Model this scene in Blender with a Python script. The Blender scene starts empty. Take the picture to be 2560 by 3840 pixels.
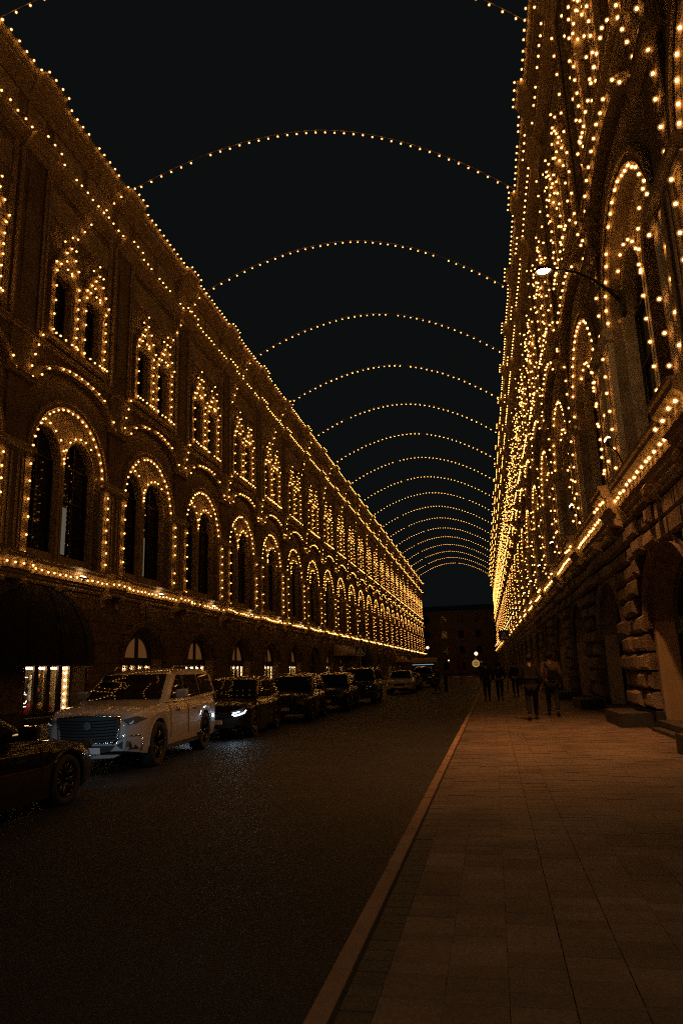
import bpy, bmesh, math, random
from mathutils import Vector, Matrix
random.seed(7)
PI = math.pi
SC = bpy.context.scene
COL = SC.collection

# ------------------------------------------------------------------ camera
cam_data = bpy.data.cameras.new("camera")
cam = bpy.data.objects.new("camera", cam_data)
COL.objects.link(cam)
cam_data.sensor_fit = 'HORIZONTAL'
cam_data.sensor_width = 24.0
cam_data.lens = 24.0 * 2650.0 / 2560.0
cam_data.clip_start = 0.05
cam_data.clip_end = 2000.0
EYE = 1.6
ax = Vector((0.98059697, -0.07284022, -0.1819997))   # street x in image axes (right, down, forward)
ay = Vector((0.19347663, 0.210112, 0.95834218))
az = Vector((-0.03156554, -0.97496013, 0.22012807))
right = Vector((ax[0], ay[0], az[0])).normalized()
down = Vector((ax[1], ay[1], az[1]))
fwd = Vector((ax[2], ay[2], az[2]))
down = (down - right * down.dot(right)).normalized()
fwd = right.cross(down)
R = Matrix((right, -down, -fwd)).transposed()
cam.matrix_world = Matrix.Translation((0, 0, EYE)) @ R.to_4x4()
SC.camera = cam

# ------------------------------------------------------------------ night sky, exposure
world = bpy.data.worlds.new("World")
SC.world = world
world.use_nodes = True
bg = world.node_tree.nodes["Background"]
bg.inputs[0].default_value = (0.80, 0.97, 1.0, 1)
bg.inputs[1].default_value = 0.0048
vs = SC.view_settings
vs.view_transform = 'Standard'
vs.look = 'None'
vs.exposure = 0.0
vs.gamma = 1.0
vs.use_curve_mapping = False
cy = SC.cycles
cy.use_light_tree = True
cy.max_bounces = 4
cy.diffuse_bounces = 2
cy.glossy_bounces = 3
cy.transmission_bounces = 3
cy.pixel_filter_type = 'BLACKMAN_HARRIS'
cy.filter_width = 1.15
cy.sample_clamp_indirect = 0.2
cy.transparent_max_bounces = 24
cy.sample_clamp_direct = 0
cy.use_denoising = False
cy.use_adaptive_sampling = False
cy.caustics_reflective = False
cy.caustics_refractive = False

# ------------------------------------------------------------------ materials
MATS = {}
def new_mat(name):
    m = bpy.data.materials.new(name)
    m.use_nodes = True
    m.node_tree.nodes.clear()
    MATS[name] = m
    return m, m.node_tree.nodes, m.node_tree.links

def stone(name, col, var=0.25, rough=0.85, scale=3.0, bump=0.25, metallic=0.0, coat=0.0, objvar=0.0, fine=60, spec=0.5):
    m, N, L = new_mat(name)
    out = N.new('ShaderNodeOutputMaterial'); b = N.new('ShaderNodeBsdfPrincipled')
    L.new(b.outputs[0], out.inputs[0])
    tc = N.new('ShaderNodeTexCoord')
    n1 = N.new('ShaderNodeTexNoise'); n1.inputs['Scale'].default_value = scale; n1.inputs['Detail'].default_value = 6
    n2 = N.new('ShaderNodeTexNoise'); n2.inputs['Scale'].default_value = fine; n2.inputs['Detail'].default_value = 3
    geo = N.new('ShaderNodeNewGeometry')
    L.new(geo.outputs['Position'], n1.inputs['Vector']); L.new(geo.outputs['Position'], n2.inputs['Vector'])
    mr = N.new('ShaderNodeMapRange')
    mr.inputs[1].default_value = 0.3; mr.inputs[2].default_value = 0.7
    mr.inputs[3].default_value = 1 - var; mr.inputs[4].default_value = 1 + var
    L.new(n1.outputs[0], mr.inputs[0])
    mr2 = N.new('ShaderNodeMapRange')
    mr2.inputs[1].default_value = 0.3; mr2.inputs[2].default_value = 0.7
    mr2.inputs[3].default_value = 1 - var * 0.6; mr2.inputs[4].default_value = 1 + var * 0.6
    L.new(n2.outputs[0], mr2.inputs[0])
    mu = N.new('ShaderNodeMath'); mu.operation = 'MULTIPLY'
    L.new(mr.outputs[0], mu.inputs[0]); L.new(mr2.outputs[0], mu.inputs[1])
    last = mu.outputs[0]
    if objvar:
        oi = N.new('ShaderNodeObjectInfo')
        mr3 = N.new('ShaderNodeMapRange')
        mr3.inputs[3].default_value = 1 - objvar; mr3.inputs[4].default_value = 1 + objvar
        L.new(oi.outputs['Random'], mr3.inputs[0])
        m3 = N.new('ShaderNodeMath'); m3.operation = 'MULTIPLY'
        L.new(last, m3.inputs[0]); L.new(mr3.outputs[0], m3.inputs[1]); last = m3.outputs[0]
    vm = N.new('ShaderNodeVectorMath'); vm.operation = 'SCALE'
    vm.inputs[0].default_value = col[:3]
    L.new(last, vm.inputs['Scale'])
    L.new(vm.outputs[0], b.inputs['Base Color'])
    b.inputs['Roughness'].default_value = rough
    b.inputs['Specular IOR Level'].default_value = spec
    b.inputs['Metallic'].default_value = metallic
    b.inputs['Coat Weight'].default_value = coat
    b.inputs['Coat Roughness'].default_value = 0.05
    if bump:
        bp = N.new('ShaderNodeBump'); bp.inputs['Strength'].default_value = bump; bp.inputs['Distance'].default_value = 0.02
        L.new(n2.outputs[0], bp.inputs['Height']); L.new(bp.outputs[0], b.inputs['Normal'])
    return m

def emit(name, col, strength):
    m, N, L = new_mat(name)
    out = N.new('ShaderNodeOutputMaterial'); e = N.new('ShaderNodeEmission')
    e.inputs[0].default_value = (*col, 1); e.inputs[1].default_value = strength
    L.new(e.outputs[0], out.inputs[0])
    return m

FAC = stone('facade_stone', (0.27, 0.205, 0.14), 0.3, 0.9, 1.2, 0.5)
FAC2 = stone('facade_moulding', (0.45, 0.35, 0.235), 0.25, 0.85, 2.5, 0.35)
RUST = stone('rusticated_stone', (0.21, 0.165, 0.125), 0.45, 0.9, 5.0, 0.9, objvar=0.3, fine=25)
LIT = stone('lit_pilaster_stone', (0.55, 0.44, 0.30), 0.18, 0.85, 2.5, 0.3)  # paler than the other mouldings: glow of the strings put into the colour
RUSTL = stone('ground_floor_stone', (0.18, 0.135, 0.10), 0.35, 0.9, 5.0, 0.5, objvar=0.15, fine=25)
ENDW = stone('end_building_stone', (0.20, 0.15, 0.12), 0.3, 0.9, 2.0, 0.3)
PLINTH = stone('dark_granite', (0.045, 0.042, 0.04), 0.4, 0.6, 6.0, 0.3)
CREAM = stone('cream_plaster', (0.42, 0.33, 0.22), 0.12, 0.8, 2.0, 0.1)
ASPH = stone('asphalt', (0.010, 0.0125, 0.016), 0.45, 0.6, 0.9, 0.5, fine=90, spec=0.3)
SLAB = stone('paving_granite', (0.135, 0.098, 0.083), 0.38, 0.7, 1.1, 0.3, objvar=0.22, fine=45)
JOINT = stone('joint_grit', (0.02, 0.018, 0.016), 0.3, 0.95, 8, 0.2)
KERB = stone('kerb_granite', (0.27, 0.17, 0.12), 0.2, 0.8, 4, 0.2, objvar=0.12)
METAL = stone('black_metal', (0.02, 0.02, 0.022), 0.2, 0.45, 8, 0.05, metallic=0.6)
GREYM = stone('grey_metal', (0.25, 0.25, 0.25), 0.15, 0.5, 8, 0.05, metallic=0.7)
FRAME = stone('dark_frame', (0.02, 0.017, 0.015), 0.2, 0.5, 8, 0.0)
AWN = stone('black_awning_cloth', (0.010, 0.010, 0.012), 0.3, 0.9, 12, 0.3)
AWNP = stone('pale_awning_cloth', (0.42, 0.34, 0.25), 0.15, 0.9, 4, 0.2)
LETT = stone('awning_lettering', (0.10, 0.085, 0.065), 0.15, 0.8, 4, 0.0)
DARKR = stone('interior_dark', (0.03, 0.022, 0.018), 0.3, 0.9, 3, 0.0)
RED = stone('red_cloth', (0.33, 0.03, 0.02), 0.4, 0.8, 9, 0.3)
GOLD = stone('gold_foil', (0.55, 0.34, 0.10), 0.4, 0.5, 14, 0.3)
PALEC = stone('pale_cloth', (0.5, 0.47, 0.42), 0.3, 0.8, 9, 0.3)
SKIN = stone('skin', (0.42, 0.26, 0.19), 0.1, 0.6, 9, 0.0)
HAIR = stone('hair', (0.02, 0.014, 0.01), 0.3, 0.6, 40, 0.2)
CLB = stone('black_cloth', (0.012, 0.012, 0.014), 0.3, 0.9, 20, 0.3)
CLJ = stone('tan_jacket_cloth', (0.22, 0.16, 0.11), 0.2, 0.9, 14, 0.3)
CLT = stone('dark_trousers_cloth', (0.03, 0.03, 0.036), 0.2, 0.9, 14, 0.3)
WHITEP = stone('white_car_paint', (0.36, 0.36, 0.375), 0.02, 0.42, 2, 0.0, coat=0.9)
BLACKP = stone('black_car_paint', (0.005, 0.005, 0.006), 0.05, 0.35, 2, 0.0, coat=1.0, spec=0.1)
GREYP = stone('grey_car_paint', (0.014, 0.013, 0.013), 0.05, 0.35, 2, 0.0, coat=1.0, spec=0.1)
SILVP = stone('silver_car_paint', (0.40, 0.36, 0.32), 0.05, 0.4, 2, 0.0, coat=0.8)
RUBBER = stone('tyre_rubber', (0.012, 0.012, 0.012), 0.2, 0.85, 20, 0.1)
RIM = stone('wheel_rim_metal', (0.07, 0.07, 0.072), 0.1, 0.35, 4, 0.0, metallic=0.9)
CHROME = stone('chrome_trim', (0.6, 0.6, 0.6), 0.05, 0.18, 4, 0.0, metallic=1.0)
PLATE = stone('plate_white', (0.6, 0.6, 0.6), 0.05, 0.5, 4, 0.0)
PRINT = stone('print_black', (0.01, 0.01, 0.01), 0.05, 0.6, 4, 0.0)
BLUE = stone('sign_blue', (0.02, 0.07, 0.32), 0.05, 0.5, 4, 0.0)
WHITE = stone('sign_white', (0.7, 0.7, 0.7), 0.05, 0.5, 4, 0.0)
SIGNR = stone('barrier_red', (0.45, 0.03, 0.02), 0.1, 0.5, 4, 0.0)
ORANGE = stone('marker_orange', (0.7, 0.16, 0.02), 0.1, 0.4, 4, 0.0)

def glass(name, col=(0.01, 0.011, 0.013), rough=0.03):
    m, N, L = new_mat(name)
    out = N.new('ShaderNodeOutputMaterial'); b = N.new('ShaderNodeBsdfPrincipled')
    b.inputs['Base Color'].default_value = (*col, 1)
    b.inputs['Roughness'].default_value = rough
    b.inputs['IOR'].default_value = 1.5
    L.new(b.outputs[0], out.inputs[0])
    return m
GLASS = glass('dark_window_glass')
CARGL = glass('car_window_glass', (0.006, 0.006, 0.007), 0.02)
LENS = glass('headlight_lens', (0.10, 0.10, 0.11), 0.05)
def clear(name):
    m, N, L = new_mat(name)
    out = N.new('ShaderNodeOutputMaterial')
    t = N.new('ShaderNodeBsdfTransparent'); t.inputs[0].default_value = (0.93, 0.93, 0.93, 1)
    g = N.new('ShaderNodeBsdfGlossy'); g.inputs['Roughness'].default_value = 0.02
    mx = N.new('ShaderNodeMixShader'); fr = N.new('ShaderNodeFresnel'); fr.inputs[0].default_value = 1.45
    L.new(fr.outputs[0], mx.inputs[0]); L.new(t.outputs[0], mx.inputs[1]); L.new(g.outputs[0], mx.inputs[2])
    L.new(mx.outputs[0], out.inputs[0])
    return m
CLEAR = clear('clear_shop_glass')
BULB = emit('bulb_glow', (1.0, 0.41, 0.078), 15.0)
SHOPB = emit('shop_bulb_glow', (1.0, 0.60, 0.24), 34.0)
LAMPE = emit('street_lamp_glow', (1.0, 0.62, 0.26), 90.0)
LAMPB = emit('street_lamp_glow_neutral', (1.0, 0.74, 0.42), 40.0)
FLOOD = emit('floodlight_glow', (1.0, 0.66, 0.32), 11.0)
NEON = emit('neon_glow', (1.0, 0.72, 0.42), 5.0)
LED = emit('led_glow', (0.72, 0.90, 1.0), 16.0)
LEDW = emit('led_glow_weak', (0.40, 0.72, 1.0), 3.0)
GLOBE = emit('globe_lamp_glow', (1.0, 0.55, 0.20), 6.0)
TUBE = emit('tube_lamp_glow', (0.55, 0.85, 1.0), 0.5)
MARK = emit('side_marker_glow', (1.0, 0.25, 0.03), 0.12)
CURT = emit('dim_lit_blind', (0.95, 0.85, 0.62), 0.10)
LUN = emit('lunette_glow', (1.0, 0.40, 0.11), 0.085)
RING = emit('daylight_ring_glow', (0.6, 0.8, 1.0), 0.35)

# ------------------------------------------------------------------ mesh helpers
class MB:
    def __init__(s): s.v = []; s.f = []
    def poly(s, pts):
        b = len(s.v); s.v += [tuple(p) for p in pts]; s.f.append(tuple(range(b, b + len(pts)))); return s
    def box(s, x0, x1, y0, y1, z0, z1):
        b = len(s.v)
        s.v += [(x, y, z) for z in (z0, z1) for y in (y0, y1) for x in (x0, x1)]
        for q in ((0, 2, 3, 1), (4, 5, 7, 6), (0, 1, 5, 4), (2, 6, 7, 3), (0, 4, 6, 2), (1, 3, 7, 5)):
            s.f.append(tuple(b + i for i in q))
        return s
    def frustum(s, x0, x1, y0, y1, z0, z1, i, dx):
        """block whose +x face is inset by i and proud by dx"""
        b = len(s.v)
        s.v += [(x0, y0, z0), (x0, y1, z0), (x0, y1, z1), (x0, y0, z1),
                (x1, y0, z0), (x1, y1, z0), (x1, y1, z1), (x1, y0, z1),
                (x1 + dx, y0 + i, z0 + i), (x1 + dx, y1 - i, z0 + i), (x1 + dx, y1 - i, z1 - i), (x1 + dx, y0 + i, z1 - i)]
        for q in ((0, 1, 5, 4), (1, 2, 6, 5), (2, 3, 7, 6), (3, 0, 4, 7), (4, 5, 9, 8), (5, 6, 10, 9), (6, 7, 11, 10), (7, 4, 8, 11), (8, 9, 10, 11)):
            s.f.append(tuple(b + k for k in q))
        return s
    def extrude(s, prof, a, b, cap=True):
        """profile [(d,z)] extruded along s from a to b"""
        n = len(prof); k = len(s.v)
        s.v += [(d, a, z) for d, z in prof] + [(d, b, z) for d, z in prof]
        for i in range(n - 1):
            s.f.append((k + i, k + i + 1, k + n + i + 1, k + n + i))
        if cap:
            s.f.append(tuple(k + i for i in range(n))); s.f.append(tuple(k + n + i for i in range(n)))
        return s
    def tube(s, pts, r, n=4, closed=False, cap=True):
        pts = [Vector(p) for p in pts]; m = len(pts); k = len(s.v)
        rr = r if isinstance(r, (list, tuple)) else [r] * m
        for i, p in enumerate(pts):
            t = (pts[min(i + 1, m - 1)] - pts[max(i - 1, 0)])
            if closed: t = pts[(i + 1) % m] - pts[i - 1]
            t.normalize()
            u = t.cross(Vector((0, 0, 1)))
            if u.length < 0.1: u = t.cross(Vector((1, 0, 0)))
            u.normalize(); w = t.cross(u)
            for j in range(n):
                a = 2 * PI * j / n
                s.v.append(tuple(p + (u * math.cos(a) + w * math.sin(a)) * rr[i]))
        for i in range(m if closed else m - 1):
            i2 = (i + 1) % m
            for j in range(n):
                s.f.append((k + i * n + j, k + i * n + (j + 1) % n, k + i2 * n + (j + 1) % n, k + i2 * n + j))
        if cap and not closed:
            s.f.append(tuple(k + j for j in range(n))); s.f.append(tuple(k + (m - 1) * n + j for j in range(n)))
        return s
    def arc_mould(s, sc, zc, prof, a0, a1, n, zs=1.0):
        """profile [(r,d)] swept round (sc,zc), angles from +s axis"""
        k = len(s.v); m = len(prof)
        for i in range(n + 1):
            a = a0 + (a1 - a0) * i / n
            for r, d in prof:
                s.v.append((d, sc + r * math.cos(a), zc + r * math.sin(a) * zs))
        for i in range(n):
            for j in range(m - 1):
                s.f.append((k + i * m + j, k + i * m + j + 1, k + (i + 1) * m + j + 1, k + (i + 1) * m + j))
        s.f.append(tuple(k + j for j in range(m))); s.f.append(tuple(k + n * m + j for j in range(m)))
        return s
    def arch_wall(s, s0, s1, z0, z1, sc, a, zb, zs, h, d, rev, n=16, sp=1.0):
        P = [(sc + a * math.cos(PI - PI * i / n), zs + h * math.sin(PI * i / n)) for i in range(n + 1)]
        def q(sa, za, sb, zb_, sc_, zc_, sd, zd):
            s.poly([(d, sa, za), (d, sb, zb_), (d, sc_, zc_), (d, sd, zd)])
        if sc - a > s0: q(s0, z0, sc - a, z0, sc - a, z1, s0, z1)
        if sc + a < s1: q(sc + a, z0, s1, z0, s1, z1, sc + a, z1)
        if zb > z0: q(sc - a, z0, sc + a, z0, sc + a, zb, sc - a, zb)
        for i in range(n):
            (sa, za), (sb, zb2) = P[i], P[i + 1]
            q(sa, za, sb, zb2, sb, z1, sa, z1)
        loop = [(sc - a, zb)] + P + [(sc + a, zb)]
        for i in range(len(loop) - 1):
            (sa, za), (sb, zb2) = loop[i], loop[i + 1]
            fa = lambda q_, z_: (d - rev, sc + (q_ - sc) * sp, z_ if z_ <= zs else zs + (z_ - zs) * (sp + .12 * (sp < 1)))
            s.poly([(d, sa, za), (d, sb, zb2), fa(sb, zb2), fa(sa, za)])
        s.poly([(d, sc - a, zb), (d, sc + a, zb), (d - rev, sc + a, zb), (d - rev, sc - a, zb)])
        return s
    def lathe(s, prof, n=16, axis='z', c=(0, 0, 0)):
        k = len(s.v); m = len(prof)
        for r, h in prof:
            for j in range(n):
                a = 2 * PI * j / n
                p = (r * math.cos(a), r * math.sin(a), h)
                if axis == 'x': p = (p[2], p[0], p[1])
                if axis == 'y': p = (p[0], p[2], p[1])
                s.v.append((p[0] + c[0], p[1] + c[1], p[2] + c[2]))
        for i in range(m - 1):
            for j in range(n):
                s.f.append((k + i * n + j, k + i * n + (j + 1) % n, k + (i + 1) * n + (j + 1) % n, k + (i + 1) * n + j))
        s.f.append(tuple(k + j for j in range(n))); s.f.append(tuple(k + (m - 1) * n + j for j in range(n)))
        return s
    def mesh(s, name, mat, smooth=False, fix=True):
        me = bpy.data.meshes.new(name)
        me.from_pydata(s.v, [], s.f)
        if fix:
            bm = bmesh.new(); bm.from_mesh(me)
            bmesh.ops.remove_doubles(bm, verts=bm.verts, dist=1e-5)
            bmesh.ops.recalc_face_normals(bm, faces=bm.faces)
            bm.to_mesh(me); bm.free()
        if smooth:
            for p in me.polygons: p.use_smooth = True
        me.materials.append(mat)
        return me

def flip(mb, side):
    if side < 0: return mb
    o = MB(); o.v = [(-x, y, z) for x, y, z in mb.v]; o.f = [tuple(reversed(f)) for f in mb.f]; return o

def ob(name, me, parent=None, loc=(0, 0, 0), rz=0.0, scale=None, kind=None):
    o = bpy.data.objects.new(name, me)
    COL.objects.link(o)
    o.location = loc
    if rz: o.rotation_euler = (0, 0, rz)
    if scale: o.scale = scale
    if parent: o.parent = parent
    if kind: o["kind"] = kind
    return o

def thing(name, label, cat, loc=(0, 0, 0), rz=0.0, group=None, me=None):
    o = ob(name, me, None, loc, rz)
    o["label"] = label; o["category"] = cat
    if group: o["group"] = group
    return o

def ico(r, sub=1):
    me = bpy.data.meshes.new('bulb')
    bm = bmesh.new(); bmesh.ops.create_icosphere(bm, subdivisions=sub, radius=r); bm.to_mesh(me); bm.free()
    return me

ORD = ['first', 'second', 'third', 'fourth', 'fifth', 'sixth', 'seventh', 'eighth', 'ninth', 'tenth', 'eleventh', 'twelfth',
       'thirteenth', 'fourteenth', 'fifteenth', 'sixteenth', 'seventeenth', 'eighteenth', 'nineteenth', 'twentieth',
       'twenty-first', 'twenty-second', 'twenty-third', 'twenty-fourth', 'twenty-fifth', 'twenty-sixth', 'twenty-seventh']

# ------------------------------------------------------------------ ground
def strip_mesh(xs_z, y0, y1, mat, name, ny=1):
    mb = MB()
    for i in range(len(xs_z) - 1):
        (xa, za), (xb, zb) = xs_z[i], xs_z[i + 1]
        for j in range(ny):
            ya = y0 + (y1 - y0) * j / ny; yb = y0 + (y1 - y0) * (j + 1) / ny
            mb.poly([(xa, ya, za), (xb, ya, zb), (xb, yb, zb), (xa, yb, za)])
    return mb.mesh(name, mat)
def kx(y): return -0.97 + 0.012 * y          # left edge of the kerb on the right hand pavement
PZ = 0.10
ob('ground', strip_mesh([(-400, -0.30), (400, -0.30)], -200, 900, ASPH, 'ground'), kind='structure')
LK = -11.6
def roadz(x):
    if x > -7.4: return 0.0 + (x + 1.0) * 0.0165 if x < -1 else 0.0
    return -0.1056 + (-(x) - 7.4) * 0.012
ob('road', strip_mesh([(-12.0, roadz(-12.0)), (-7.4, -0.1056), (-1.0, 0.0), (1.6, 0.0)], -30, 260, ASPH, 'road', 1), kind='structure')
pav_l = ob('pavement', strip_mesh([(LK - 0.0, 0.04), (-16.6, 0.07)], -30, 203, SLAB, 'pavement_left'), kind='structure')
mb = MB()
for j in range(59):
    ya = -30 + j * 4.0; yb = ya + 4
    mb.poly([(kx(ya) + .12, ya, PZ - .016), (4.4, ya, PZ - .016), (4.4, yb, PZ - .016), (kx(yb) + .12, yb, PZ - .016)])
pav_r = ob('pavement', mb.mesh('pavement_bed', JOINT), kind='structure')
# kerb stones, right
kst = MB().box(.035, .138, .006, .994, -.12, .0).mesh('kerb_stone', KERB)
kerb = ob('kerb', None, loc=(0, 0, PZ), kind='structure')
for j in range(-3, 90):
    ob('kerb_stone', kst, kerb, (kx(j), j, random.uniform(-.003, .003)), rz=-0.012)
mb = MB()
for j in range(90, 200): mb.box(kx(j) + .035, kx(j) + .138, j + .006, j + .994, -.12, 0)
ob('kerb_stone', mb.mesh('kerb_stones_far', KERB), kerb, kind='stuff')
kerb2 = ob('kerb', None, loc=(LK, 0, 0.045), kind='structure')
for j in range(10, 60, 1):
    ob('kerb_stone', kst, kerb2, (0, j, random.uniform(-.004, .004)))
mb = MB()
for j in range(60, 200): mb.box(0, .15, j + .006, j + .994, -.12, 0)
ob('kerb_stone', mb.mesh('kerb_stones_far', KERB), kerb2, kind='stuff')
# paving slabs
cols = [(-.80, -.64, 'n'), (-.638, -.340), (-.339, -.041), (-.040, .248), (.252, .548), (.552, .847), (.848, 1.147), (1.148, 1.447), (1.448, 1.747), (1.748, 2.047), (2.048, 2.347), (2.348, 2.647), (2.648, 2.95), (2.951, 3.4)]
slabs = []
for ci, c in enumerate(cols):
    y = 2.2 + random.random() * .2
    w = c[1] - c[0]
    while y < 62:
        ln = random.choice((.135, .27, .135, .20)) if ci not in (0, 4) else .135
        slabs.append((y, c[0], w, ln, ci)); y += ln + .009
slabs.sort(key=lambda t: t[0])
near = [s for s in slabs if s[0] > 3.1][:300]
cache = {}
for (y, x, w, ln, ci) in near:
    key = (round(w, 3), ln, ci == 0)
    if key not in cache:
        g = .0012
        m_ = MB(); m_.frustum(-.05, -.001, .0002, w - .0002, g, ln - g, .001, .001)
        o_ = MB(); o_.v = [(yy, zz, xx) for xx, yy, zz in m_.v]; o_.f = m_.f
        cache[key] = o_.mesh('paving_slab', PLINTH if ci == 0 else SLAB)
    ob('paving_slab', cache[key], pav_r, (x + .012 * y, y, PZ + random.uniform(-.002, .002)))
mb = MB()
keyn = set(id(s) for s in near)
for s_ in slabs:
    if id(s_) in keyn: continue
    (y, x, w, ln, ci) = s_
    dz = random.uniform(-.003, .003); xo = x + .012 * y
    mb.box(xo + .0002, xo + w - .0002, y + .0015, y + ln - .001, PZ - .03, PZ + dz)
ob('paving_slab', mb.mesh('paving_far', SLAB, fix=False), pav_r, kind='stuff')
mb = MB()
mb.poly([(kx(62) + .17, 62, PZ), (4.4, 62, PZ), (4.4, 204, PZ), (kx(204) + .17, 204, PZ)])
ob('pavement', mb.mesh('pavement_far', SLAB), kind='structure')

# ------------------------------------------------------------------ arcade buildings
WL, WR = -16.2, 3.95
PER = 7.2
def bloom_mat():  # added glowing shell round each bulb, stands in for lens bloom
    m, N, L = new_mat('bulb_bloom_shell')
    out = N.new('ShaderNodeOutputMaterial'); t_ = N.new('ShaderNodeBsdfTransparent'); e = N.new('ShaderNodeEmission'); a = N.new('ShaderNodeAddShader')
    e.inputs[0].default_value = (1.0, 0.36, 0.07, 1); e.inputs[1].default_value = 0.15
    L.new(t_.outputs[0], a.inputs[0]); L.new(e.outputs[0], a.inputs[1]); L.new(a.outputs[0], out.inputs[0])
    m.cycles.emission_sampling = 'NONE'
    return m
BLOOMM = bloom_mat()
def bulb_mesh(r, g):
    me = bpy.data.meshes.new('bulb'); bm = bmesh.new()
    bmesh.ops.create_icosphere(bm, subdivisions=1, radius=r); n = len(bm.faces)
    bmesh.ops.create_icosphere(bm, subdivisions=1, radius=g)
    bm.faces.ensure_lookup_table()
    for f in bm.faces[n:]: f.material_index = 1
    bm.to_mesh(me); bm.free(); me.materials.append(BULB); me.materials.append(BLOOMM)
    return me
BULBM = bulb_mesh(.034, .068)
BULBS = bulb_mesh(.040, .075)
OCT = [(1, 0, 0), (-1, 0, 0), (0, 1, 0), (0, -1, 0), (0, 0, 1), (0, 0, -1)]
OCF = [(0, 2, 4), (2, 1, 4), (1, 3, 4), (3, 0, 4), (2, 0, 5), (1, 2, 5), (3, 1, 5), (0, 3, 5)]
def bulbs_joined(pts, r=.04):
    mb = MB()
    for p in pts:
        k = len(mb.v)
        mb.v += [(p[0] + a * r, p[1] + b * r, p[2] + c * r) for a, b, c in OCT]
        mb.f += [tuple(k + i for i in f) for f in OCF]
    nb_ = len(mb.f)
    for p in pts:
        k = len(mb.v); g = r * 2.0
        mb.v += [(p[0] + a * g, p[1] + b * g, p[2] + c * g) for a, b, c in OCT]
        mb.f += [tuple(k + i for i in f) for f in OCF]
    me = mb.mesh('bulbs', BULB, fix=False); me.materials.append(BLOOMM)
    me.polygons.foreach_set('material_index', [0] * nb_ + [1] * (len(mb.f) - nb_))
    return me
CABLE = stone('bulb_cable', (0.30, 0.16, 0.08), 0.2, 0.6, 20, 0.0)

def seg(a, b, step):
    a, b = Vector(a), Vector(b); n = max(1, round((b - a).length / step))
    return [tuple(a.lerp(b, i / n)) for i in range(n + 1)]
def arcp(sc, zc, r, a0, a1, n, d, zs=1.0):
    return [(d, sc + r * math.cos(a0 + (a1 - a0) * i / n), zc + r * math.sin(a0 + (a1 - a0) * i / n) * zs) for i in range(n + 1)]

def bay_strings():
    A = []                                              # arch string runs: list of polylines
    A.append(seg((.26, -2.80, 6.15), (.26, -2.80, 9.5), .66) + arcp(0, 9.88, 2.56, PI * .99, PI * .01, 22, .10, 1.02) + seg((.26, 2.80, 9.5), (.26, 2.80, 6.0), .48))
    A.append(arcp(-1.3, 10.38, 1.30, PI, 0.0, 9, -.22, 1.06))
    A.append(arcp(1.3, 10.38, 1.30, PI - .12, 0, 9, -.22, 1.06))
    h = []
    for i in range(13):
        t = -1 + 2 * i / 12
        if i in (2, 11) and True: continue
        h.append((.42, 2.75 * t, 12.9 + 1.12 * math.sqrt(max(0, 1 - t * t * .98))))
    h = [(.25, -3.5, 12.78), (.3, -3.15, 12.83)] + h + [(.3, 3.1, 12.83), (.25, 3.4, 12.78)]
    A.append(h)
    W = []
    W.append([(.2, -3.05, 13.3), (.2, -2.9, 13.85), (.2, -2.72, 14.35), (.2, -2.5, 14.85)])
    sl = [(.42, s, 15.18) for s in (-2.0, -1.72, -1.3, -.9, -.45, .05, .5, .92, 1.35, 1.6, 1.95)]
    W.append(sl)
    for c in (-1.14, 1.14):
        W.append(seg((.26, c - .82, 15.35), (.26, c - .82, 18.0), .66) + [(.2, c - .72, 18.32), (.34, c - .6, 18.75), (.34, c - .32, 19.12), (.34, c, 19.5), (.34, c + .32, 19.12), (.34, c + .6, 18.75), (.2, c + .72, 18.32)] + seg((.26, c + .84, 18.0), (.26, c + .84, 15.35), .46))
        W.append([(.33, c - .95, 18.3), (.33, c - .66, 18.34)])
        W.append([(.33, c - .2, 18.38), (.33, c + .12, 18.4), (.33, c + .95, 18.34)])
        W.append([(.3, c - .45, 19.5), (.34, c, 20.0), (.3, c + .4, 19.6)])
        W.append([(.14, c - .45, 18.5), (.14, c, 18.95), (.14, c + .45, 18.5)])
    return A, W
ARUN, WRUN = bay_strings()
ARUN_R = ARUN + [seg((.14, -3.35, 9.6), (.24, -3.35, 6.3), .62), seg((-.22, .02, 6.3), (-.22, .02, 10.3), .60), seg((.15, 3.3, 14.3), (.15, 3.3, 10.4), .55)]
WRUN_R = WRUN + [seg((.25, -2.5, 21.8), (.2, -2.5, 15.2), .7), seg((.2, 3.0, 20.8), (.2, 2.75, 15.4), .8)]

def jit(p, a=.03):
    return (p[0] + random.uniform(-a, a) * .4, p[1] + random.uniform(-a, a), p[2] + random.uniform(-a, a))

def make_string(name, label, group, runs, loc, side, individually, cat='light string', rcable=.008, r=None):
    """runs of (d,s,z); side -1 left building (street is +x), +1 right building (street is -x)"""
    t = thing(name, label, cat, loc, 0, group)
    f = 1 if side < 0 else -1
    wire = MB(); pts = []
    for run in runs:
        q = [jit((f * d, s, z)) for d, s, z in run]
        wire.tube([(x - f * .05, y, z) for x, y, z in q], rcable, 3)
        pts += [p for p in q if random.random() > .05]
    ob('cable', wire.mesh('cable', CABLE, fix=False), t)
    if individually is True: near_, far_ = pts, []
    elif individually is False: near_, far_ = [], pts
    else:
        near_ = [p for p in pts if individually[0] < p[1] + loc[1] < individually[1]][:298]; ns = set(near_); far_ = [p for p in pts if p not in ns]
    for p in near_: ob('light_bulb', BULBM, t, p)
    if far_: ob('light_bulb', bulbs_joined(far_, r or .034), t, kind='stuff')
    return t

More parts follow.
